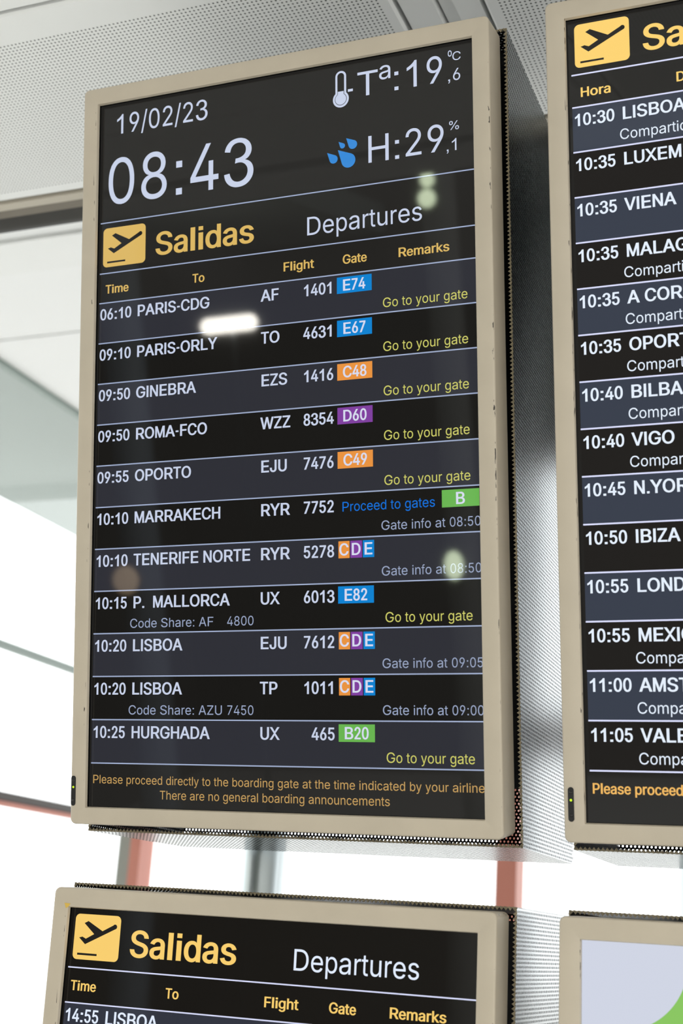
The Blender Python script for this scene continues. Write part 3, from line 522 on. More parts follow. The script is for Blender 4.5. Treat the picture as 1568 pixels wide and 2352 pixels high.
    109: (610, ((53, 0, 53, 379, 112, 379, 112, 295, 108, 295, 114, 314, 122, 331, 132, 346, 151, 363, 172, 376, 195, 384, 219, 386, 245, 383, 268, 375, 287, 361, 303, 342, 314, 320, 321, 295, 312, 295, 322, 321, 337, 343, 357, 361, 381, 375, 398, 381, 417, 385, 437, 386, 458, 385, 478, 380, 497, 372, 514, 361, 529, 346, 541, 328, 550, 307, 555, 283, 557, 255, 557, 0, 496, 0, 496, 254, 493, 279, 485, 298, 473, 313, 456, 323, 438, 329, 419, 330, 395, 328, 374, 320, 358, 307, 345, 290, 338, 270, 335, 247, 335, 0, 274, 0, 274, 260, 272, 280, 265, 297, 253, 311, 238, 322, 220, 328, 199, 330, 178, 328, 158, 320, 140, 307, 126, 289, 117, 266, 114, 238, 114, 0),)),
    110: (410, ((114, 227, 114, 0, 53, 0, 53, 379, 112, 379, 112, 287, 102, 287, 116, 319, 132, 344, 152, 362, 175, 374, 200, 382, 227, 384, 252, 383, 275, 377, 295, 369, 313, 356, 328, 340, 341, 321, 350, 298, 355, 271, 357, 240, 357, 0, 296, 0, 296, 235, 293, 263, 286, 286, 273, 304, 256, 318, 235, 326, 210, 329, 184, 326, 161, 317, 141, 303, 126, 283, 119, 266, 115, 248),)),
    111: (415, ((207, -8, 174, -5, 144, 3, 117, 16, 93, 35, 72, 58, 56, 85, 44, 116, 37, 150, 34, 187, 37, 225, 44, 260, 56, 291, 72, 318, 93, 341, 117, 360, 144, 374, 174, 382, 207, 384, 241, 382, 271, 374, 299, 360, 323, 341, 343, 318, 359, 291, 371, 260, 379, 225, 381, 187, 379, 150, 371, 116, 359, 85, 343, 58, 323, 35, 299, 16, 271, 3, 241, -5), (207, 46, 231, 49, 252, 55, 270, 66, 285, 80, 298, 97, 307, 117, 314, 139, 318, 163, 319, 187, 318, 212, 314, 236, 307, 258, 298, 278, 285, 296, 270, 310, 252, 321, 231, 328, 207, 330, 184, 328, 163, 321, 145, 310, 130, 296, 118, 278, 108, 258, 102, 236, 98, 212, 96, 187, 98, 163, 102, 139, 108, 117, 118, 97, 130, 80, 145, 66, 163, 55, 184, 49))),
    112: (424, ((53, -143, 53, 379, 112, 379, 112, 319, 118, 319, 137, 346, 152, 360, 171, 373, 188, 379, 207, 383, 229, 384, 259, 382, 287, 374, 313, 361, 335, 342, 354, 320, 370, 293, 381, 261, 388, 227, 390, 189, 388, 151, 381, 116, 370, 84, 355, 57, 336, 34, 313, 16, 288, 3, 260, -6, 229, -8, 208, -7, 189, -3, 173, 4, 153, 17, 138, 31, 118, 59, 114, 59, 114, -143), (220, 47, 242, 49, 262, 55, 279, 66, 294, 80, 306, 97, 316, 117, 323, 139, 327, 163, 328, 189, 327, 215, 323, 239, 316, 261, 307, 281, 295, 298, 280, 311, 262, 322, 243, 328, 220, 330, 198, 328, 178, 322, 161, 312, 147, 299, 134, 282, 125, 263, 118, 241, 114, 216, 113, 189, 114, 162, 118, 138, 125, 115, 135, 95, 147, 78, 162, 65, 179, 55, 198, 49))),
    114: (259, ((53, 0, 53, 379, 112, 379, 112, 321, 115, 321, 124, 339, 137, 354, 152, 367, 171, 377, 191, 383, 213, 385, 229, 384, 243, 384, 243, 322, 230, 324, 207, 326, 182, 323, 159, 315, 140, 301, 126, 284, 117, 262, 114, 237, 114, 0),)),
    115: (365, ((182, -8, 157, -7, 133, -3, 112, 3, 93, 12, 76, 24, 62, 38, 50, 54, 41, 73, 36, 94, 94, 107, 101, 87, 111, 72, 124, 60, 141, 52, 160, 47, 181, 45, 206, 47, 227, 53, 244, 62, 262, 81, 268, 103, 265, 121, 254, 136, 237, 147, 212, 155, 149, 170, 118, 180, 92, 192, 72, 208, 58, 227, 50, 249, 47, 274, 49, 295, 55, 314, 65, 332, 79, 347, 95, 360, 115, 370, 137, 378, 161, 383, 187, 384, 212, 383, 234, 379, 254, 372, 271, 363, 286, 352, 299, 339, 309, 324, 318, 308, 324, 290, 268, 277, 258, 298, 243, 316, 228, 325, 210, 331, 187, 333, 166, 331, 147, 326, 131, 317, 114, 299, 109, 277, 112, 258, 124, 243, 144, 232, 172, 223, 229, 209, 261, 200, 287, 187, 306, 171, 320, 153, 328, 131, 331, 107, 329, 85, 323, 65, 312, 47, 298, 31, 281, 18, 260, 6, 236, -2, 210, -7),)),
    116: (227, ((204, 379, 204, 327, 6, 327, 6, 379), (65, 471, 126, 471, 126, 98, 128, 76, 136, 61, 150, 53, 170, 50, 185, 51, 202, 54, 213, 2, 192, -3, 168, -4, 138, -1, 113, 7, 92, 21, 77, 41, 68, 64, 65, 93))),
    117: (410, ((182, -5, 158, -3, 135, 2, 115, 11, 97, 23, 82, 39, 69, 59, 60, 82, 54, 109, 53, 139, 53, 379, 114, 379, 114, 144, 116, 117, 124, 94, 137, 75, 154, 61, 175, 53, 200, 50, 226, 53, 249, 62, 268, 77, 283, 97, 290, 113, 295, 132, 296, 153, 296, 379, 357, 379, 357, 0, 298, 0, 298, 92, 307, 92, 294, 60, 277, 35, 257, 17, 234, 5, 209, -3),)),
    118: (389, ((163, 0, 17, 379, 84, 379, 165, 155, 187, 87, 206, 21, 184, 21, 203, 87, 224, 155, 305, 379, 371, 379, 226, 0),)),
    121: (389, ((47, -139, 61, -86, 71, -87, 88, -90, 104, -89, 118, -84, 130, -74, 141, -58, 151, -36, 163, -1, 17, 379, 84, 379, 165, 155, 187, 87, 206, 21, 184, 21, 202, 87, 224, 155, 305, 379, 371, 379, 204, -58, 196, -77, 187, -93, 177, -107, 159, -124, 139, -136, 117, -143, 91, -145, 65, -143),)),
    186: (335, ((167, 221, 140, 223, 115, 229, 93, 239, 73, 253, 57, 271, 43, 291, 33, 315, 28, 340, 26, 368, 28, 397, 33, 423, 43, 447, 57, 467, 73, 485, 93, 498, 115, 509, 140, 515, 167, 517, 194, 515, 219, 509, 242, 498, 261, 485, 278, 467, 291, 447, 301, 423, 307, 397, 309, 368, 307, 340, 301, 314, 291, 291, 278, 270, 261, 253, 242, 239, 219, 229, 194, 223), (167, 269, 193, 273, 214, 283, 230, 299, 241, 319, 248, 342, 250, 368, 248, 395, 241, 419, 230, 439, 214, 455, 193, 465, 167, 468, 142, 465, 121, 455, 105, 439, 94, 419, 87, 395, 85, 368, 87, 342, 94, 319, 105, 299, 121, 283, 142, 273))),
    209: (523, ((60, 0, 60, 509, 136, 509, 343, 183, 363, 151, 388, 107, 414, 55, 405, 54, 401, 108, 399, 157, 399, 509, 463, 509, 463, 0, 387, 0, 202, 290, 177, 331, 148, 381, 108, 452, 119, 454, 122, 384, 124, 328, 125, 291, 125, 0), (307, 576, 282, 580, 259, 590, 239, 600, 224, 604, 216, 602, 210, 595, 206, 577, 163, 577, 167, 605, 177, 628, 194, 643, 218, 648, 231, 647, 242, 643, 264, 633, 283, 623, 300, 619, 308, 621, 313, 625, 317, 634, 319, 646, 361, 646, 357, 618, 346, 595, 329, 580))),
    120: (379, ((21, 0, 171, 218, 171, 171, 29, 379, 100, 379, 147, 306, 179, 253, 207, 206, 175, 206, 202, 253, 233, 306, 282, 379, 352, 379, 209, 169, 209, 214, 358, 0, 287, 0, 231, 85, 200, 136, 173, 182, 205, 182, 148, 85, 91, 0),)),
}

ADV_R = {' ': 278, '%': 889, ',': 278, '-': 333, '.': 278, '/': 278, ':': 278, 'A': 667, 'B': 667, 'C': 722, 'D': 722, 'E': 667, 'F': 611,
         'G': 778, 'H': 722, 'I': 278, 'J': 500, 'K': 667, 'L': 556, 'M': 833, 'N': 722, 'O': 778, 'P': 667, 'R': 722, 'S': 667, 'T': 611,
         'U': 722, 'V': 667, 'W': 944, 'X': 667, 'Y': 667, 'Z': 611, 'a': 556, 'b': 556, 'c': 500, 'd': 556, 'e': 556, 'f': 278, 'g': 556,
         'h': 556, 'i': 222, 'k': 500, 'l': 222, 'm': 833, 'n': 556, 'o': 556, 'p': 556, 'r': 333, 's': 500, 't': 278, 'u': 556, 'v': 500,
         'y': 500, '\u00ba': 365, '\u00d1': 722}
ADV_B = dict(ADV_R, **{':': 333, 'A': 722, 'B': 722, 'J': 556, 'K': 722, 'L': 611, 'b': 611, 'c': 556, 'd': 611, 'f': 333, 'g': 611, 'h': 611,
         'i': 278, 'k': 556, 'l': 278, 'm': 889, 'n': 611, 'o': 611, 'p': 611, 'r': 389, 's': 556, 't': 333, 'u': 611, 'v': 556, 'y': 556})
CAPU = 509.0 / 0.716          # glyph units per em
_gcache = {}

def _decode(ch):
    adv, cs = GLYPHS[ord(ch)]
    return adv, [list(zip(c[0::2], c[1::2])) for c in cs]

def _area(c):
    return sum(c[i - 1][0] * c[i][1] - c[i][0] * c[i - 1][1] for i in range(len(c))) / 2

def _wind(x, y, c):
    w = 0
    for i in range(len(c)):
        (x0, y0), (x1, y1) = c[i - 1], c[i]
        if (y0 <= y) != (y1 <= y):
            t = (y - y0) / (y1 - y0)
            if x0 + t * (x1 - x0) > x:
                w += 1 if y1 > y0 else -1
    return w

def glyph(ch, bold):
    """triangles of one letter in em units, origin at the baseline"""
    key = (ch, bold)
    if key in _gcache:
        return _gcache[key]
    adv, cs = _decode(ch)
    adv_t = (ADV_B if bold else ADV_R)[ch] if not ch.isdigit() else 556
    sx = (adv_t / 1000 * CAPU) / adv
    sgn = 1 if max((_area(c) for c in cs), key=abs) > 0 else -1
    cont = []
    for c in cs:
        q = [(x * sx, float(y)) for x, y in c]
        if bold:
            off = 19.0
            n = len(q)
            r = []
            for i in range(n):
                ax, ay = q[i][0] - q[i - 1][0], q[i][1] - q[i - 1][1]
                bx, by = q[(i + 1) % n][0] - q[i][0], q[(i + 1) % n][1] - q[i][1]
                la, lb = math.hypot(ax, ay) or 1, math.hypot(bx, by) or 1
                n1 = (ay / la * sgn, -ax / la * sgn)
                n2 = (by / lb * sgn, -bx / lb * sgn)
                mx, my = n1[0] + n2[0], n1[1] + n2[1]
                ll = mx * mx + my * my
                k = 2 / max(ll, 0.9)
                # sideways thickening, slimmer vertically so the cap height stays put
                r.append((q[i][0] + mx * k * off, q[i][1] + my * k * off * 0.45))
            q = r
        cont.append(q)
    verts, edges = [], []
    for q in cont:
        b = len(verts)
        verts += [Vector(p) for p in q]
        edges += [(b + i, b + (i + 1) % len(q)) for i in range(len(q))]
    vo, eo, fo = delaunay_2d_cdt(verts, edges, [], 0, 1e-4)[:3]
    tris = []
    for f in fo:
        cx = sum(vo[i].x for i in f) / len(f)
        cy = sum(vo[i].y for i in f) / len(f)
        if sum(_wind(cx, cy, q) for q in cont) != 0:
            tris.append(tuple(f))
    res = ([(p.x / CAPU, p.y / CAPU) for p in vo], tris, adv_t / 1000,
           min(p[0] for q in cont for p in q) / CAPU, max(p[0] for q in cont for p in q) / CAPU)
    _gcache[key] = res
    return res

def text_mesh(name, s, mat, parent, base, cap, u0=None, u1=None, bold=False, xs=None, origin=None, right=None, d=0.0, uc=None):
    """letters on the screen plane; u to the right, v downwards, in millimetres from the opening's top left corner.
    u0/u1: ink edges; origin: pen start; right: pen end"""
    size = cap / 0.716
    pen, pl = 0.0, []
    for ch in s:
        if ch == ' ':
            pen += 0.278
            continue
        g = glyph(ch, bold)
        pl.append((g, pen))
        pen += g[2]
    i0 = pl[0][1] + pl[0][0][3]
    i1 = pl[-1][1] + pl[-1][0][4]
    if u0 is not None and u1 is not None:
        k = (u1 - u0) / (i1 - i0)
        st = u0 - i0 * k
    else:
        k = size * (xs or 1.0)
        if u0 is not None:
            st = u0 - i0 * k
        elif u1 is not None:
            st = u1 - i1 * k
        elif uc is not None:
            st = uc - (i0 + i1) / 2 * k
        elif right is not None:
            st = right - pen * k
        else:
            st = origin
    v, f = [], []
    for g, p in pl:
        b = len(v)
        v += [((st + (p + x) * k) / 1000, d, -(base - y * size) / 1000) for x, y in g[0]]
        f += [tuple(b + i for i in t) for t in g[1]]
    return face_front(link_mesh(name, v, f, mat, parent))

def face_front(o):
    me = o.data
    flip = [p.index for p in me.polygons if p.normal.y > 0]
    if flip:
        bm = bmesh.new()
        bm.from_mesh(me)
        bm.faces.ensure_lookup_table()
        bmesh.ops.reverse_faces(bm, faces=[bm.faces[i] for i in flip])
        bm.to_mesh(me)
        bm.free()
    return o

def flat(name, polys, mat, parent, d):
    """flat shapes (lists of (u, v) in mm) on the screen plane as one mesh"""
    v, f = [], []
    for q in polys:
        b = len(v)
        v += [(x / 1000, d, -y / 1000) for x, y in q]
        f.append(tuple(range(b, b + len(q))))
    return face_front(link_mesh(name, v, f, mat, parent))

def rect(u0, v0, u1, v1):
    return [(u0, v0), (u1, v0), (u1, v1), (u0, v1)]

def rrect(u0, v0, u1, v1, r, n=6):
    out = []
    for cx, cy, a0 in ((u1 - r, v0 + r, -90), (u1 - r, v1 - r, 0), (u0 + r, v1 - r, 90), (u0 + r, v0 + r, 180)):
        for k in range(n + 1):
            a = math.radians(a0 + 90 * k / n)
            out.append((cx + r * math.cos(a), cy + r * math.sin(a)))
    return out

def disc(cx, cy, r, n=28):
    return [(cx + r * math.cos(2 * math.pi * k / n), cy + r * math.sin(2 * math.pi * k / n)) for k in range(n)]

def drop(tx, ty, cx, cy, r, n=30):
    """teardrop: tip plus the round bulb"""
    dx, dy = tx - cx, ty - cy
    dist = math.hypot(dx, dy)
    a = math.atan2(dy, dx)
    h = math.acos(r / dist)
    pts = [(tx, ty)]
    for k in range(n + 1):
        t = a + h + (2 * math.pi - 2 * h) * k / n
        pts.append((cx + r * math.cos(t), cy + r * math.sin(t)))
    return pts

# ------------------------------------------------------------------ screens
W, H = 573.0, 1018.5            # visible opening in mm
MARG = 23.5                     # bezel width
BEZ_T, BEZ_B = 25.0, 23.0
RECESS = 10.5                   # the panel sits behind the bezel
X_LEFT, X_RIGHT = -1.0597, -1.0597 + 0.6998
Y0, Z0, TILT = 1.4974, OZ + 1.1486, 0.18499
YL, ZL, TILTL = 1.6742, OZ + 0.0147, 0.0427
BACK_Y = 2.035

def ring(mg, r, d, n=6, extra_t=0.0, extra_b=0.0, open_l=0.0):
    pts = rrect(-mg - open_l, -mg - extra_t, W + mg, H + mg + extra_b, r, n)
    return [(u / 1000, d / 1000, -v / 1000) for u, v in pts]

def cabinet(label, x, y, z, tilt, left=0.0):
    root = thing('flight_information_display', label, 'display screen', (x, y, z), (tilt, 0, 0), 'flight information displays')
    et, eb = BEZ_T - MARG, BEZ_B - MARG
    wide = 1.6 * left
    e_ = dict(extra_t=et, extra_b=eb, open_l=wide)
    fr = MB()
    fr.loops([ring(MARG, 8, 55, **e_), ring(MARG, 8, 3, **e_), ring(MARG - 0.4, 7.6, 1.3, **e_), ring(MARG - 1.3, 6.8, 0.3, **e_), ring(MARG - 2.6, 5.6, 0, **e_),
              ring(0.8, 1.2, 0, open_l=left), ring(0.2, 0.8, 0.4, open_l=left), ring(0, 0.6, 1.2, open_l=left), ring(-0.8, 0.6, 5.0, open_l=left)])
    auto_smooth(fr.build('frame', M['frame'], root), 50)
    ga = MB()
    ga.loops([ring(0.2, 0.6, 4.6, open_l=left), ring(0.2, 0.6, RECESS + 2, open_l=left)])
    ga.build('gasket', M['black_inner'], root)
    bc = MB()
    bc.loops([ring(MARG - 1.5, 7, 30, **e_), ring(MARG - 1.5, 7, 56, **e_)])
    bc.cap(ring(MARG - 1.5, 7, 56, **e_))
    bc.build('back_cover', M['black'], root)
    # status light slot on the lower left of the bezel
    sl = MB()
    sl.loops([[(u / 1000, -0.0006, -v / 1000) for u, v in rrect(-22.4, 975.5, -15.2, 1016.5, 3.55)],
              [(u / 1000, 0.002, -v / 1000) for u, v in rrect(-22.4, 975.5, -15.2, 1016.5, 3.55)]])
    sl.cap([(u / 1000, -0.0006, -v / 1000) for u, v in rrect(-22.4, 975.5, -15.2, 1016.5, 3.55)])
    st = sl.build('status_light', M['black'], root)
    for vv, nm, mt, rr in ((991, 'led', M['led'], 1.5), (982, 'sensor', M['lens'], 1.9), (1009, 'sensor', M['lens'], 1.9)):
        mb = MB()
        lo = [[( -18.8 + rr * k * math.cos(a * math.pi / 8), vv + rr * k * math.sin(a * math.pi / 8), dd) for a in range(16)]
              for k, dd in ((1, -0.6), (0.85, -1.1), (0.45, -1.4))]
        lo = [[(u / 1000, d / 1000, -v / 1000) for u, v, d in q] for q in lo]
        mb.loops(lo).cap(lo[-1])
        auto_smooth(mb.build(nm, mt, st), 70)
    # perforated steel housing behind: front edge follows the screen, top, bottom and back stay level and plumb
    mw = Matrix.Translation((x, y, z)) @ Matrix.Rotation(tilt, 4, 'X')
    inv = mw.inverted()
    u0, u1, v0, v1, df = -29.5, 605.5, -31.0, 1056.5, 58.0
    v, f, uvs, mi = [], [], [], []
    # a 1.6 mm sheet: bright outside, middle and inside painted dark as unlit hole walls, the holes running through all of it
    for k, off in enumerate((0.0, 0.8, 1.6)):
        fw = [mw @ Vector((uu / 1000, df / 1000, -vv / 1000)) for uu, vv in ((u0 + off, v0 + off), (u1 - off, v0 + off), (u1 - off, v1 - off), (u0 + off, v1 - off))]
        bw = [Vector((p.x, BACK_Y - off / 1000, p.z)) for p in fw]
        wp = fw + bw
        b = len(v)
        v += [inv @ p for p in wp]
        for i, q in enumerate(((0, 4, 5, 1), (1, 5, 6, 2), (2, 6, 7, 3), (3, 7, 4, 0), (4, 7, 6, 5))):
            ax = (0, 1) if i in (0, 2) else (1, 2) if i in (1, 3) else (0, 2)
            uvs.append([(wp[j][ax[0]], wp[j][ax[1]]) for j in q])
            f.append(tuple(b + j for j in q))
            mi.append(0 if k == 0 else 1)
    link_mesh('housing', v, f, [M['mesh'], M['mesh_shade']], root, mi, uvs=uvs)
    # the screen's electronics fill the middle of the housing
    mb = MB().box(-0.018, 0.5915, 0.0565, 0.150, -0.985, 0.012)
    mb.build('electronics_box', M['black'], root)
    # the sheet's cut front edge: scalloped where the cut runs through the holes
    v, f = [], []
    per = 5.5
    def edge(a, b, nrm):
        ln = math.hypot(b[0] - a[0], b[1] - a[1])
        n = int(ln / per) * 4
        st_ = len(v)
        for k in range(n + 1):
            t = k / n
            px, py = a[0] + (b[0] - a[0]) * t, a[1] + (b[1] - a[1]) * t
            ph = (k % 4)
            wv = (1.1, 2.6, 4.6, 2.6)[ph]
            wo = (0.0, -0.5, 0.0, 0.5)[ph]
            for w_, dd in ((wo, df + 1.5), (wo, df - 0.4), (wv, df - 0.4), (wv, df + 1.5)):
                v.append(((px + nrm[0] * w_) / 1000, dd / 1000, -(py + nrm[1] * w_) / 1000))
        for k in range(n):
            a0 = st_ + k * 4
            for j in range(3):
                f.append((a0 + j, a0 + 4 + j, a0 + 5 + j, a0 + j + 1))
    edge((u0, v0), (u1, v0), (0, 1))
    edge((u1, v0), (u1, v1), (-1, 0))
    edge((u1, v1), (u0, v1), (0, -1))
    edge((u0, v1), (u0, v0), (1, 0))
    link_mesh('housing_rim', v, f, M['rim'], root)
    return root

HEAD = (34, 33, 31)
BAND_L = (46, 47, 54)
BAND_D = (23, 22, 20)
YEL = (226, 188, 102)
WHI = (206, 215, 238)
GATE = {'E': (12, 134, 214), 'C': (240, 152, 66), 'D': (132, 66, 164), 'B': (108, 186, 84)}
LINE = (164, 177, 208)
LINE_BRIGHT = (196, 200, 226)

def dim(c, k):
    return tuple(int(round(min(255, v * k))) for v in c)

def panel(root, rgb=HEAD):
    mb = MB().box(-0.004, (W + 4) / 1000, RECESS / 1000, (RECESS + 12) / 1000, -(H + 4) / 1000, 0.004)
    return mb.build('screen', lcd(rgb), root)

D1, D2, D3, D4 = [(RECESS - k) / 1000 for k in (0.15, 0.3, 0.45, 0.6)]
ROW = 59.88

def plane_icon(scr, h, k):
    u0, v0, u1, v1 = 7.6, h + 8.5, 78.0, h + 67.0
    flat('icon_panel', [rrect(u0, v0, u1, v1, 6.5)], lcd(dim(YEL, k)), scr, D2)
    X = lambda s, t: (u0 + s * (u1 - u0), v0 + t * (v1 - v0))
    body = [(0.858, 0.200), (0.614, 0.352), (0.289, 0.150), (0.205, 0.200), (0.436, 0.428), (0.262, 0.541), (0.184, 0.500), (0.112, 0.522),
            (0.254, 0.662), (0.905, 0.283)]
    polys = [[X(*p) for p in body], disc(*X(0.879, 0.241), 3.1), [X(s, t) for s, t in ((0.10, 0.858), (0.53, 0.858), (0.53, 0.903), (0.10, 0.903))]]
    # the concave outline needs triangulating
    o = flat('icon_plane', polys, lcd(HEAD), scr, D3)
    bm = bmesh.new()
    bm.from_mesh(o.data)
    bmesh.ops.triangulate(bm, faces=bm.faces)
    bm.to_mesh(o.data)
    bm.free()

def header(scr, h, k, names, title=True):
    plane_icon(scr, h, k)
    y, w = lcd(dim(YEL, k)), lcd(dim(WHI, k))
    text_mesh('title_text', 'Salidas', y, scr, h + 58.6, 33.0, u0=94.5, u1=250.8, bold=True, d=D2)
    if title:
        text_mesh('title_text', 'Departures', w, scr, h + 59.8, 25.7, u0=331.6, u1=497.6, d=D2)
    for nm, a, b in names:
        text_mesh('heading_text', nm, y, scr, h + 106.4, 12.4, u0=a, u1=b, bold=True, d=D2)

def rule(scr, v, k, t=1.7):
    flat('divider_line', [rect(2.6, v - t / 2, W + 3, v + t / 2)], lcd(dim(LINE if k < 1 else LINE_BRIGHT, k)), scr, D2)

def badge(scr, g, v, k):
    u0, u1 = (520.0, 570.0) if g == 'B' else (375.3, 425.6)
    flat('gate_badge', [rect(u0, v, u1, v + 22.6)], lcd(dim(GATE[g[0]], k)), scr, D2)
    text_mesh('gate_text', g, lcd(dim((222, 226, 246), k)), scr, v + 18.9, 15.2, uc=(u0 + u1) / 2, xs=0.9, bold=True, d=D3)

def row(scr, v, k, time, dest, airline='', num='', gate='', remark='', share='', share2='', share_bold=False):
    w = lcd(dim(WHI, k))
    text_mesh('time_text', time, w, scr, v + 25.0, 15.9, origin=4.0, xs=0.93, bold=True, d=D2)
    text_mesh('destination_text', dest, w, scr, v + 25.0, 16.1, origin=65.4, xs=0.93, bold=True, d=D2)
    if airline:
        text_mesh('airline_text', airline, w, scr, v + 25.0, 16.1, origin=261.7, xs=0.93, bold=True, d=D2)
    if num:
        text_mesh('flight_number_text', num, w, scr, v + 24.8, 15.9, right=370.6, xs=0.92, bold=True, d=D2)
    if gate == 'CDE':
        for g, a, b in (('C', 376.0, 391.8), ('D', 393.0, 409.4), ('E', 410.6, 426.4)):
            flat('gate_badge', [rect(a, v + 4.4, b, v + 27.0)], lcd(dim(GATE[g], k)), scr, D2)
            text_mesh('gate_text', g, lcd(dim((222, 226, 246), k)), scr, v + 23.2, 15.6, uc=(a + b) / 2, xs=0.9, bold=True, d=D3)
    elif gate == 'B':
        badge(scr, 'B', v + 4.0, k)
        text_mesh('proceed_text', 'Proceed to gates', lcd((18, 112, 216)), scr, v + 24.8, 12.8, u0=382.0, u1=510.5, d=D2)
    elif gate:
        badge(scr, gate, v + 4.3, k)
    if remark == 'go':
        text_mesh('remark_text', 'Go to your gate', lcd(dim((212, 210, 108), k)), scr, v + 52.6, 12.9, u0=441.4, u1=558.6, d=D2)
    elif remark:
        text_mesh('remark_text', remark, lcd(dim((158, 170, 200), k)), scr, v + 51.9, 12.3, u0=436.8, u1=571.2, d=D2)
    sc_ = lcd(dim(WHI, k)) if share_bold else lcd(dim((158, 170, 200), k))
    if share:
        e = {'Code Share: AF': (61.8, 191.7), 'Code Share: AZU 7450': (61.4, 252.6)}.get(share)
        if e:
            text_mesh('code_share_text', share, sc_, scr, v + 52.6, 12.6, u0=e[0], u1=e[1], d=D2)
        else:
            text_mesh('code_share_text', share, sc_, scr, v + 51.4, 13.6, u0=62.6, xs=0.97, d=D2)
    if share2:
        text_mesh('code_share_text', share2, sc_, scr, v + 52.6, 12.6, u0=212.8, u1=252.3, d=D2)

def band(scr, v, light, h=ROW, pair=None):
    flat('row_band', [rect(2.6, v, W + 3, v + h)], lcd((pair or (BAND_L, BAND_D))[0 if light else 1]), scr, D1)

# --- upper left: clock, weather and the next departures
a = cabinet('tall departures screen topped by the 08:43 clock and the temperature', X_LEFT, Y0, Z0, TILT)
s = panel(a)
K = 0.97
w = lcd(dim(WHI, K))
text_mesh('date_text', '19/02/23', w, s, 46.6, 29.8, u0=27.5, u1=176.7, d=D2)
text_mesh('clock_text', '08:43', w, s, 153.0, 69.4, u0=14.8, u1=249.7, d=D2)
text_mesh('temperature_text', 'T', w, s, 52.8, 34.6, u0=406.9, u1=436.6, d=D2)
text_mesh('temperature_text', 'a', w, s, 33.8, 26.0, u0=438.6, u1=454.9, d=D2)
text_mesh('temperature_text', ':', w, s, 52.7, 36.5, u0=460.6, u1=466.4, d=D2)
text_mesh('temperature_text', '19', w, s, 52.2, 37.6, u0=478.4, u1=528.2, d=D2)
text_mesh('temperature_unit', '\u00ba', w, s, 25.2, 15.0, u0=536.7, u1=542.2, d=D2)
text_mesh('temperature_unit', 'C', w, s, 25.0, 11.9, u0=543.0, u1=554.5, d=D2)
text_mesh('temperature_text', ',6', w, s, 52.9, 16.6, u0=536.7, u1=553.5, d=D2)
text_mesh('humidity_text', 'H', w, s, 149.2, 37.8, u0=422.2, u1=451.5, d=D2)
text_mesh('humidity_text', ':', w, s, 149.6, 36.5, u0=460.6, u1=466.4, d=D2)
text_mesh('humidity_text', '29', w, s, 148.3, 37.6, u0=475.7, u1=529.2, d=D2)
text_mesh('humidity_unit', '%', w, s, 121.2, 12.2, u0=537.1, u1=550.6, d=D2)
text_mesh('humidity_text', ',1', w, s, 149.8, 16.6, u0=533.3, u1=546.8, d=D2)

def thermo(o):
    cx, cy, rb, ht, top = 382.3, 52.0, 11.8 - o, 8.0 - o, 11.2 + o
    a0 = math.acos(min(1, ht / rb))
    pts = []
    for k in range(33):                      # around the bulb from the right shoulder to the left
        t = -a0 + (math.pi + 2 * a0) * k / 32
        pts.append((cx + rb * math.cos(t), cy + rb * math.sin(t)))
    for k in range(17):                      # round tube end
        t = math.pi + math.pi * k / 16
        pts.append((cx + ht * math.cos(t), top + ht + ht * math.sin(t)))
    return pts
th = flat('thermometer_icon', [thermo(0)], w, s, D2)
flat('thermometer_tube', [thermo(3.0)], lcd(HEAD), s, D3)
fl = [p for p in thermo(3.7) if p[1] > 41.4]
n_bulb = 33
fl = thermo(3.7)[:n_bulb] + [(382.3 - 4.3, 40.8), (382.3 + 4.3, 40.8)]
flat('thermometer_fluid', [fl], w, s, D4)
flat('thermometer_mark', [rect(392.7, 39.5, 400.1, 43.2)], w, s, D2)
BLUE = (52, 136, 214)
for t in ((377.6, 124.3, 393.0, 141.2, 10.2), (389.9, 109.1, 399.6, 119.5, 6.3), (378.7, 112.7, 384.4, 119.2, 3.7), (361.6, 125.9, 371.2, 136.5, 6.0)):
    flat('water_drop_icon', [drop(*t)], lcd(BLUE), s, D2)
h0 = 179.6
rule(s, h0, K)
header(s, h0, K, (('Time', 12.8, 51.0), ('To', 154.8, 173.9), ('Flight', 296.2, 341.9), ('Gate', 384.0, 418.8), ('Remarks', 464.2, 535.0)))
rule(s, h0 + 76.2, K)
v0 = h0 + 120.4
rows = (('06:10', 'PARIS-CDG', 'AF', '1401', 'E74', 'go'), ('09:10', 'PARIS-ORLY', 'TO', '4631', 'E67', 'go'),
        ('09:50', 'GINEBRA', 'EZS', '1416', 'C48', 'go'), ('09:50', 'ROMA-FCO', 'WZZ', '8354', 'D60', 'go'),
        ('09:55', 'OPORTO', 'EJU', '7476', 'C49', 'go'), ('10:10', 'MARRAKECH', 'RYR', '7752', 'B', 'Gate info at 08:50'),
        ('10:10', 'TENERIFE NORTE', 'RYR', '5278', 'CDE', 'Gate info at 08:50'),
        ('10:15', 'P.  MALLORCA', 'UX', '6013', 'E82', 'go', 'Code Share: AF', '4800'),
        ('10:20', 'LISBOA', 'EJU', '7612', 'CDE', 'Gate info at 09:05'),
        ('10:20', 'LISBOA', 'TP', '1011', 'CDE', 'Gate info at 09:00', 'Code Share: AZU 7450'),
        ('10:25', 'HURGHADA', 'UX', '465', 'B20', 'go'))
for i, r in enumerate(rows):
    v = v0 + i * 59.83
    band(s, v, i % 2 == 0)
    rule(s, v, K)
    row(s, v, K, *r)
rule(s, v0 + len(rows) * 59.83, K)
ft = lcd((196, 156, 92))
text_mesh('notice_text', 'Please proceed directly to the boarding gate at the time indicated by your airline', ft, s, 985.8, 11.4, u0=6.5, u1=570.6, d=D2)
text_mesh('notice_text', 'There are no general boarding announcements', ft, s, 1005.4, 11.6, u0=112.1, u1=445.1, d=D2)

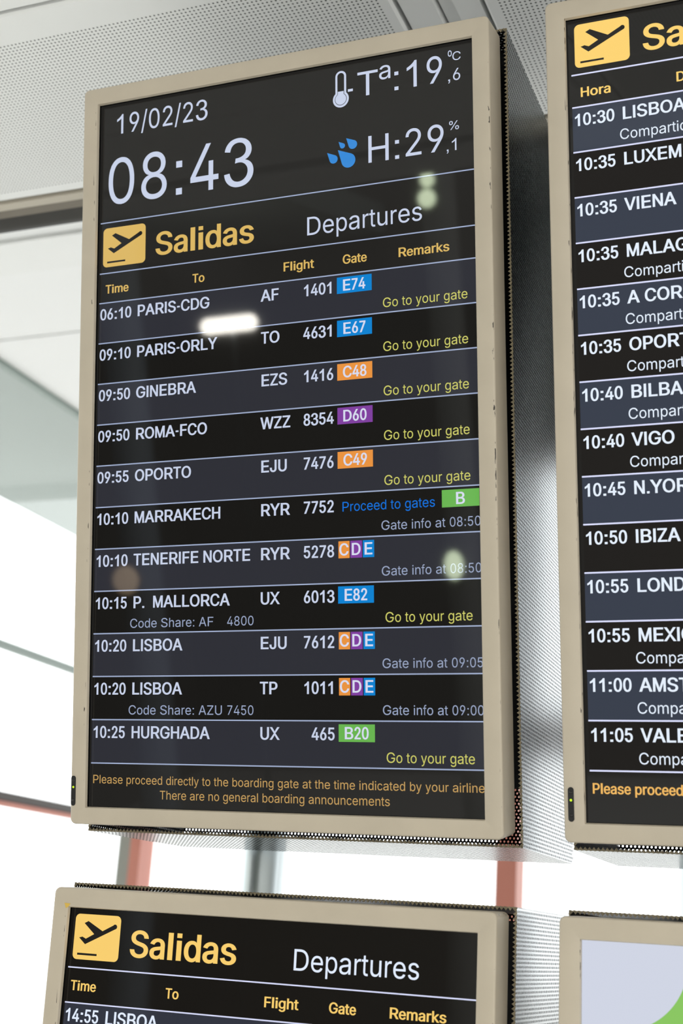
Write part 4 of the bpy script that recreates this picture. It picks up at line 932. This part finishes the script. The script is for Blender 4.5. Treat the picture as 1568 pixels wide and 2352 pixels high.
# --- upper right: later departures, cut by the picture edge
b = cabinet('departures screen listing 10:30 to 11:05 flights, right of the clock screen', X_RIGHT, Y0, Z0, TILT, 2.8)
s = panel(b)
K = 1.12
header(s, -1.8, K, (('Hora', 14.1, 52.3), ('Destino', 134.8, 195.0)), title=False)
rule(s, 74.2, K, 2.0)
v0 = 117.8
rows = (('10:30', 'LISBOA', 1), ('10:35', 'LUXEMBURGO', 0), ('10:35', 'VIENA', 0), ('10:35', 'MALAGA', 1), ('10:35', 'A CORU\u00d1A', 1), ('10:35', 'OPORTO', 1),
        ('10:40', 'BILBAO', 1), ('10:40', 'VIGO', 1), ('10:45', 'N.YORK', 0), ('10:50', 'IBIZA', 0), ('10:55', 'LONDRES', 0),
        ('10:55', 'MEXICO', 1), ('11:00', 'AMSTERDAM', 1), ('11:05', 'VALENCIA', 1))
for i, (t, dst, sh) in enumerate(rows):
    v = v0 + i * 59.88
    band(s, v, i % 2 == 0, pair=((57, 63, 76), (31, 29, 27)))
    rule(s, v, K, 2.0)
    row(s, v, K, t, dst, share='Compartido' if sh else '', share_bold=True)
rule(s, v0 + len(rows) * 59.88, K, 2.0)
ft = lcd((240, 184, 96))
text_mesh('notice_text', 'Please proceed directly to the boarding gate at the time indicated by your airline', ft, s, 983.2, 12.2, u0=5.8, u1=569.0, bold=True, d=D2)
text_mesh('notice_text', 'There are no general boarding announcements', ft, s, 1004.0, 12.0, u0=118.0, u1=450.0, bold=True, d=D2)

# --- lower left
c = cabinet('lower departures screen under the clock screen, its first flight at 14:55', X_LEFT - 0.0014, YL, ZL, TILTL)
s = panel(c, (24, 22, 19))
K = 1.1
header(s, 0, K, (('Time', 9.2, 48.2), ('To', 152.8, 172.0), ('Flight', 294.0, 341.2), ('Gate', 382.2, 418.0), ('Remarks', 462.0, 534.0)))
rule(s, 77.6, K)
rule(s, 122.2, K)
band(s, 122.2, True, pair=((50, 53, 64), BAND_D))
row(s, 120.4, K, '14:55', 'LISBOA')
for i in range(1, 14):
    v = 122.2 + i * ROW
    band(s, v, i % 2 == 0)
    rule(s, v, K)

# --- lower right: white picture with a green corner
flat('sticker_remnant', [[(-6.0, -4.6), (3.5, -4.2), (1.0, -0.2), (-1.5, 1.2), (-3.0, 2.4)]], principled('yellow_sticker', (214, 178, 78), 0.5), c, -0.0003)
e = cabinet('lower screen in the right corner showing a white and green picture', X_RIGHT - 0.0014, YL, ZL, TILTL, 2.8)
s = panel(e, (208, 213, 228))
pts = [(38 + 80.5 * math.cos(math.radians(t)), 17 + 80.5 * math.sin(math.radians(t))) for t in range(-12, 71, 2)] + [(42, 102), (18, 113), (-3, 124)]
outer = [(W + 3, -2 + (H + 5) * k / 20) for k in range(21)] + [(W + 3 - (W + 6) * k / 12, H + 3) for k in range(1, 13)] + [(-3, H + 3 - (H - 121) * k / 12) for k in range(1, 13)]
n = len(pts)
m_ = len(outer)
polys = []
for i in range(n - 1):
    a_ = outer[int(i * (m_ - 1) / (n - 1))]
    b_ = outer[int((i + 1) * (m_ - 1) / (n - 1))]
    polys.append([pts[i], a_, b_, pts[i + 1]] if a_ != b_ else [pts[i], a_, pts[i + 1]])
flat('picture_shape', polys, lcd((138, 198, 98)), s, D2)

# ------------------------------------------------------------------ posts that carry the screens
def post(x, label):
    root = thing('support_post', label, 'post', (x, 2.104, 0), group='steel posts behind the screens')
    n = 40
    lo = [[(0.034 * math.cos(2 * math.pi * k / n), 0.034 * math.sin(2 * math.pi * k / n), z) for k in range(n)] for z in (0.0, CZ + 0.028)]
    auto_smooth(MB().loops(lo).cap(lo[0]).cap(lo[1]).build('shaft', M['steel'], root))
    fl = [[(r * math.cos(2 * math.pi * k / n), r * math.sin(2 * math.pi * k / n), z) for k in range(n)] for r, z in ((0.066, 0.0), (0.066, 0.010), (0.062, 0.014), (0.035, 0.014))]
    auto_smooth(MB().loops(fl).build('base_plate', M['steel'], root))
    for z in (OZ - 0.18, OZ + 0.78):
        MB().box(-0.03, 0.03, 2.0365 - 2.104, -0.025, z - 0.06, z + 0.06).build('bracket', M['steel'], root)
    return root
post(-0.975, 'round steel post behind the clock screen')
post(-0.280, 'round steel post behind the screen at the right photo edge')

# ------------------------------------------------------------------ the hall behind the viewer (seen in the screens' glass)
struct(MB().box(-8.0, -0.6, -6.2, -6.0, 0.0, OZ + 2.6).build('wall_added_back', M['wall']), 'unseen dark wall added behind the viewer to darken the screen reflections')  # unseen, added to block the bright sky from the screens' reflections
struct(MB().box(-5.12, -5.0, -6.0, -1.55, 0.0, FZ).box(-5.12, -3.26, -1.55, -1.45, 0.0, FZ).build('wall_added_left', M['wall']), 'unseen dark side wall added behind the viewer to keep reflections dark')  # unseen, added in place of glass that mirrored a lamp into the screens
def pillar(x, y, r, mat, label):
    n = 40
    lo = [[(x + r * math.cos(2 * math.pi * k / n), y + r * math.sin(2 * math.pi * k / n), z) for k in range(n)] for z in (0.0, 4.2)]
    struct(auto_smooth(MB().loops(lo).cap(lo[0]).cap(lo[1]).build('wall_pillar', mat)), label)
pillar(-2.35, -4.45, 0.10, M['pillar'], 'slim pale pillar reflected along the right of the screens')
pillar(-4.50, -4.45, 0.13, M['pillar_blue'], 'blue-grey pillar reflected low in the screens')

def round_lamp(x, y, z, r, mat, label, sq=1.0):
    root = thing('round_lamp', label, 'lamp', (x, y, z), group='round lamps on the pillars')
    n = 24
    lo = []
    for k in range(0, 9):
        a = k / 8 * math.pi / 2
        lo.append([(r * math.cos(a) * math.cos(2 * math.pi * j / n), r * 0.6 * math.sin(a), r * sq * math.cos(a) * math.sin(2 * math.pi * j / n)) for j in range(n)])
    lo[-1] = [(1e-4 * math.cos(2 * math.pi * j / n), r * 0.6, 1e-4 * math.sin(2 * math.pi * j / n)) for j in range(n)]
    auto_smooth(MB().loops(lo).cap(lo[-1]).build('diffuser', mat, root), 60)
    bk = [[(rr * math.cos(2 * math.pi * j / n), yy, rr * sq * math.sin(2 * math.pi * j / n)) for j in range(n)] for rr, yy in ((r * 1.06, 0.004), (r * 1.06, -0.03), (r * 0.5, -0.10))]
    MB().loops(bk).cap(bk[-1]).build('mount', M['steel'], root)
round_lamp(-2.35, -4.25, OZ + 2.09, 0.042, M['lamp_green'], 'small greenish round lamp at the top of the slim pillar')
round_lamp(-2.36, -4.25, OZ + 1.985, 0.052, M['lamp_green'], 'greenish round lamp just under the topmost one on the slim pillar')
round_lamp(-2.35, -4.25, OZ - 0.10, 0.055, M['lamp_green'], 'greenish lamp at mid height of the slim pillar', 1.5)
round_lamp(-4.48, -4.21, OZ - 0.11, 0.09, M['lamp_warm'], 'warm lamp at mid height of the blue-grey pillar')
# capsule lamp on a stand, mirrored as the long white glare in the clock screen
cl = thing('tube_lamp', 'long white tube lamp mirrored as the glare under the PARIS-CDG line', 'lamp', (-3.63, -4.2, 0))
n = 20
R_, Lh = 0.05, 0.135
lo = []
for k in range(9):
    t = -math.pi / 2 + k / 8 * math.pi / 2
    lo.append([(-Lh + R_ * math.sin(t), R_ * math.cos(t) * math.cos(2 * math.pi * j / n), OZ + 1.40 + R_ * math.cos(t) * math.sin(2 * math.pi * j / n)) for j in range(n)])
for k in range(9):
    t = k / 8 * math.pi / 2
    lo.append([(Lh + R_ * math.sin(t), R_ * math.cos(t) * math.cos(2 * math.pi * j / n), OZ + 1.40 + R_ * math.cos(t) * math.sin(2 * math.pi * j / n)) for j in range(n)])
auto_smooth(MB().loops(lo).build('tube', M['lamp_white'], cl), 60)
MB().box(-0.012, 0.012, -0.07, -0.045, 0.02, OZ + 1.40).box(-0.012, 0.012, -0.07, -0.03, OZ + 1.37, OZ + 1.39).build('stand', M['steel'], cl)
MB().box(-0.18, 0.18, -0.18, 0.10, 0.0, 0.02).build('foot', M['steel'], cl)
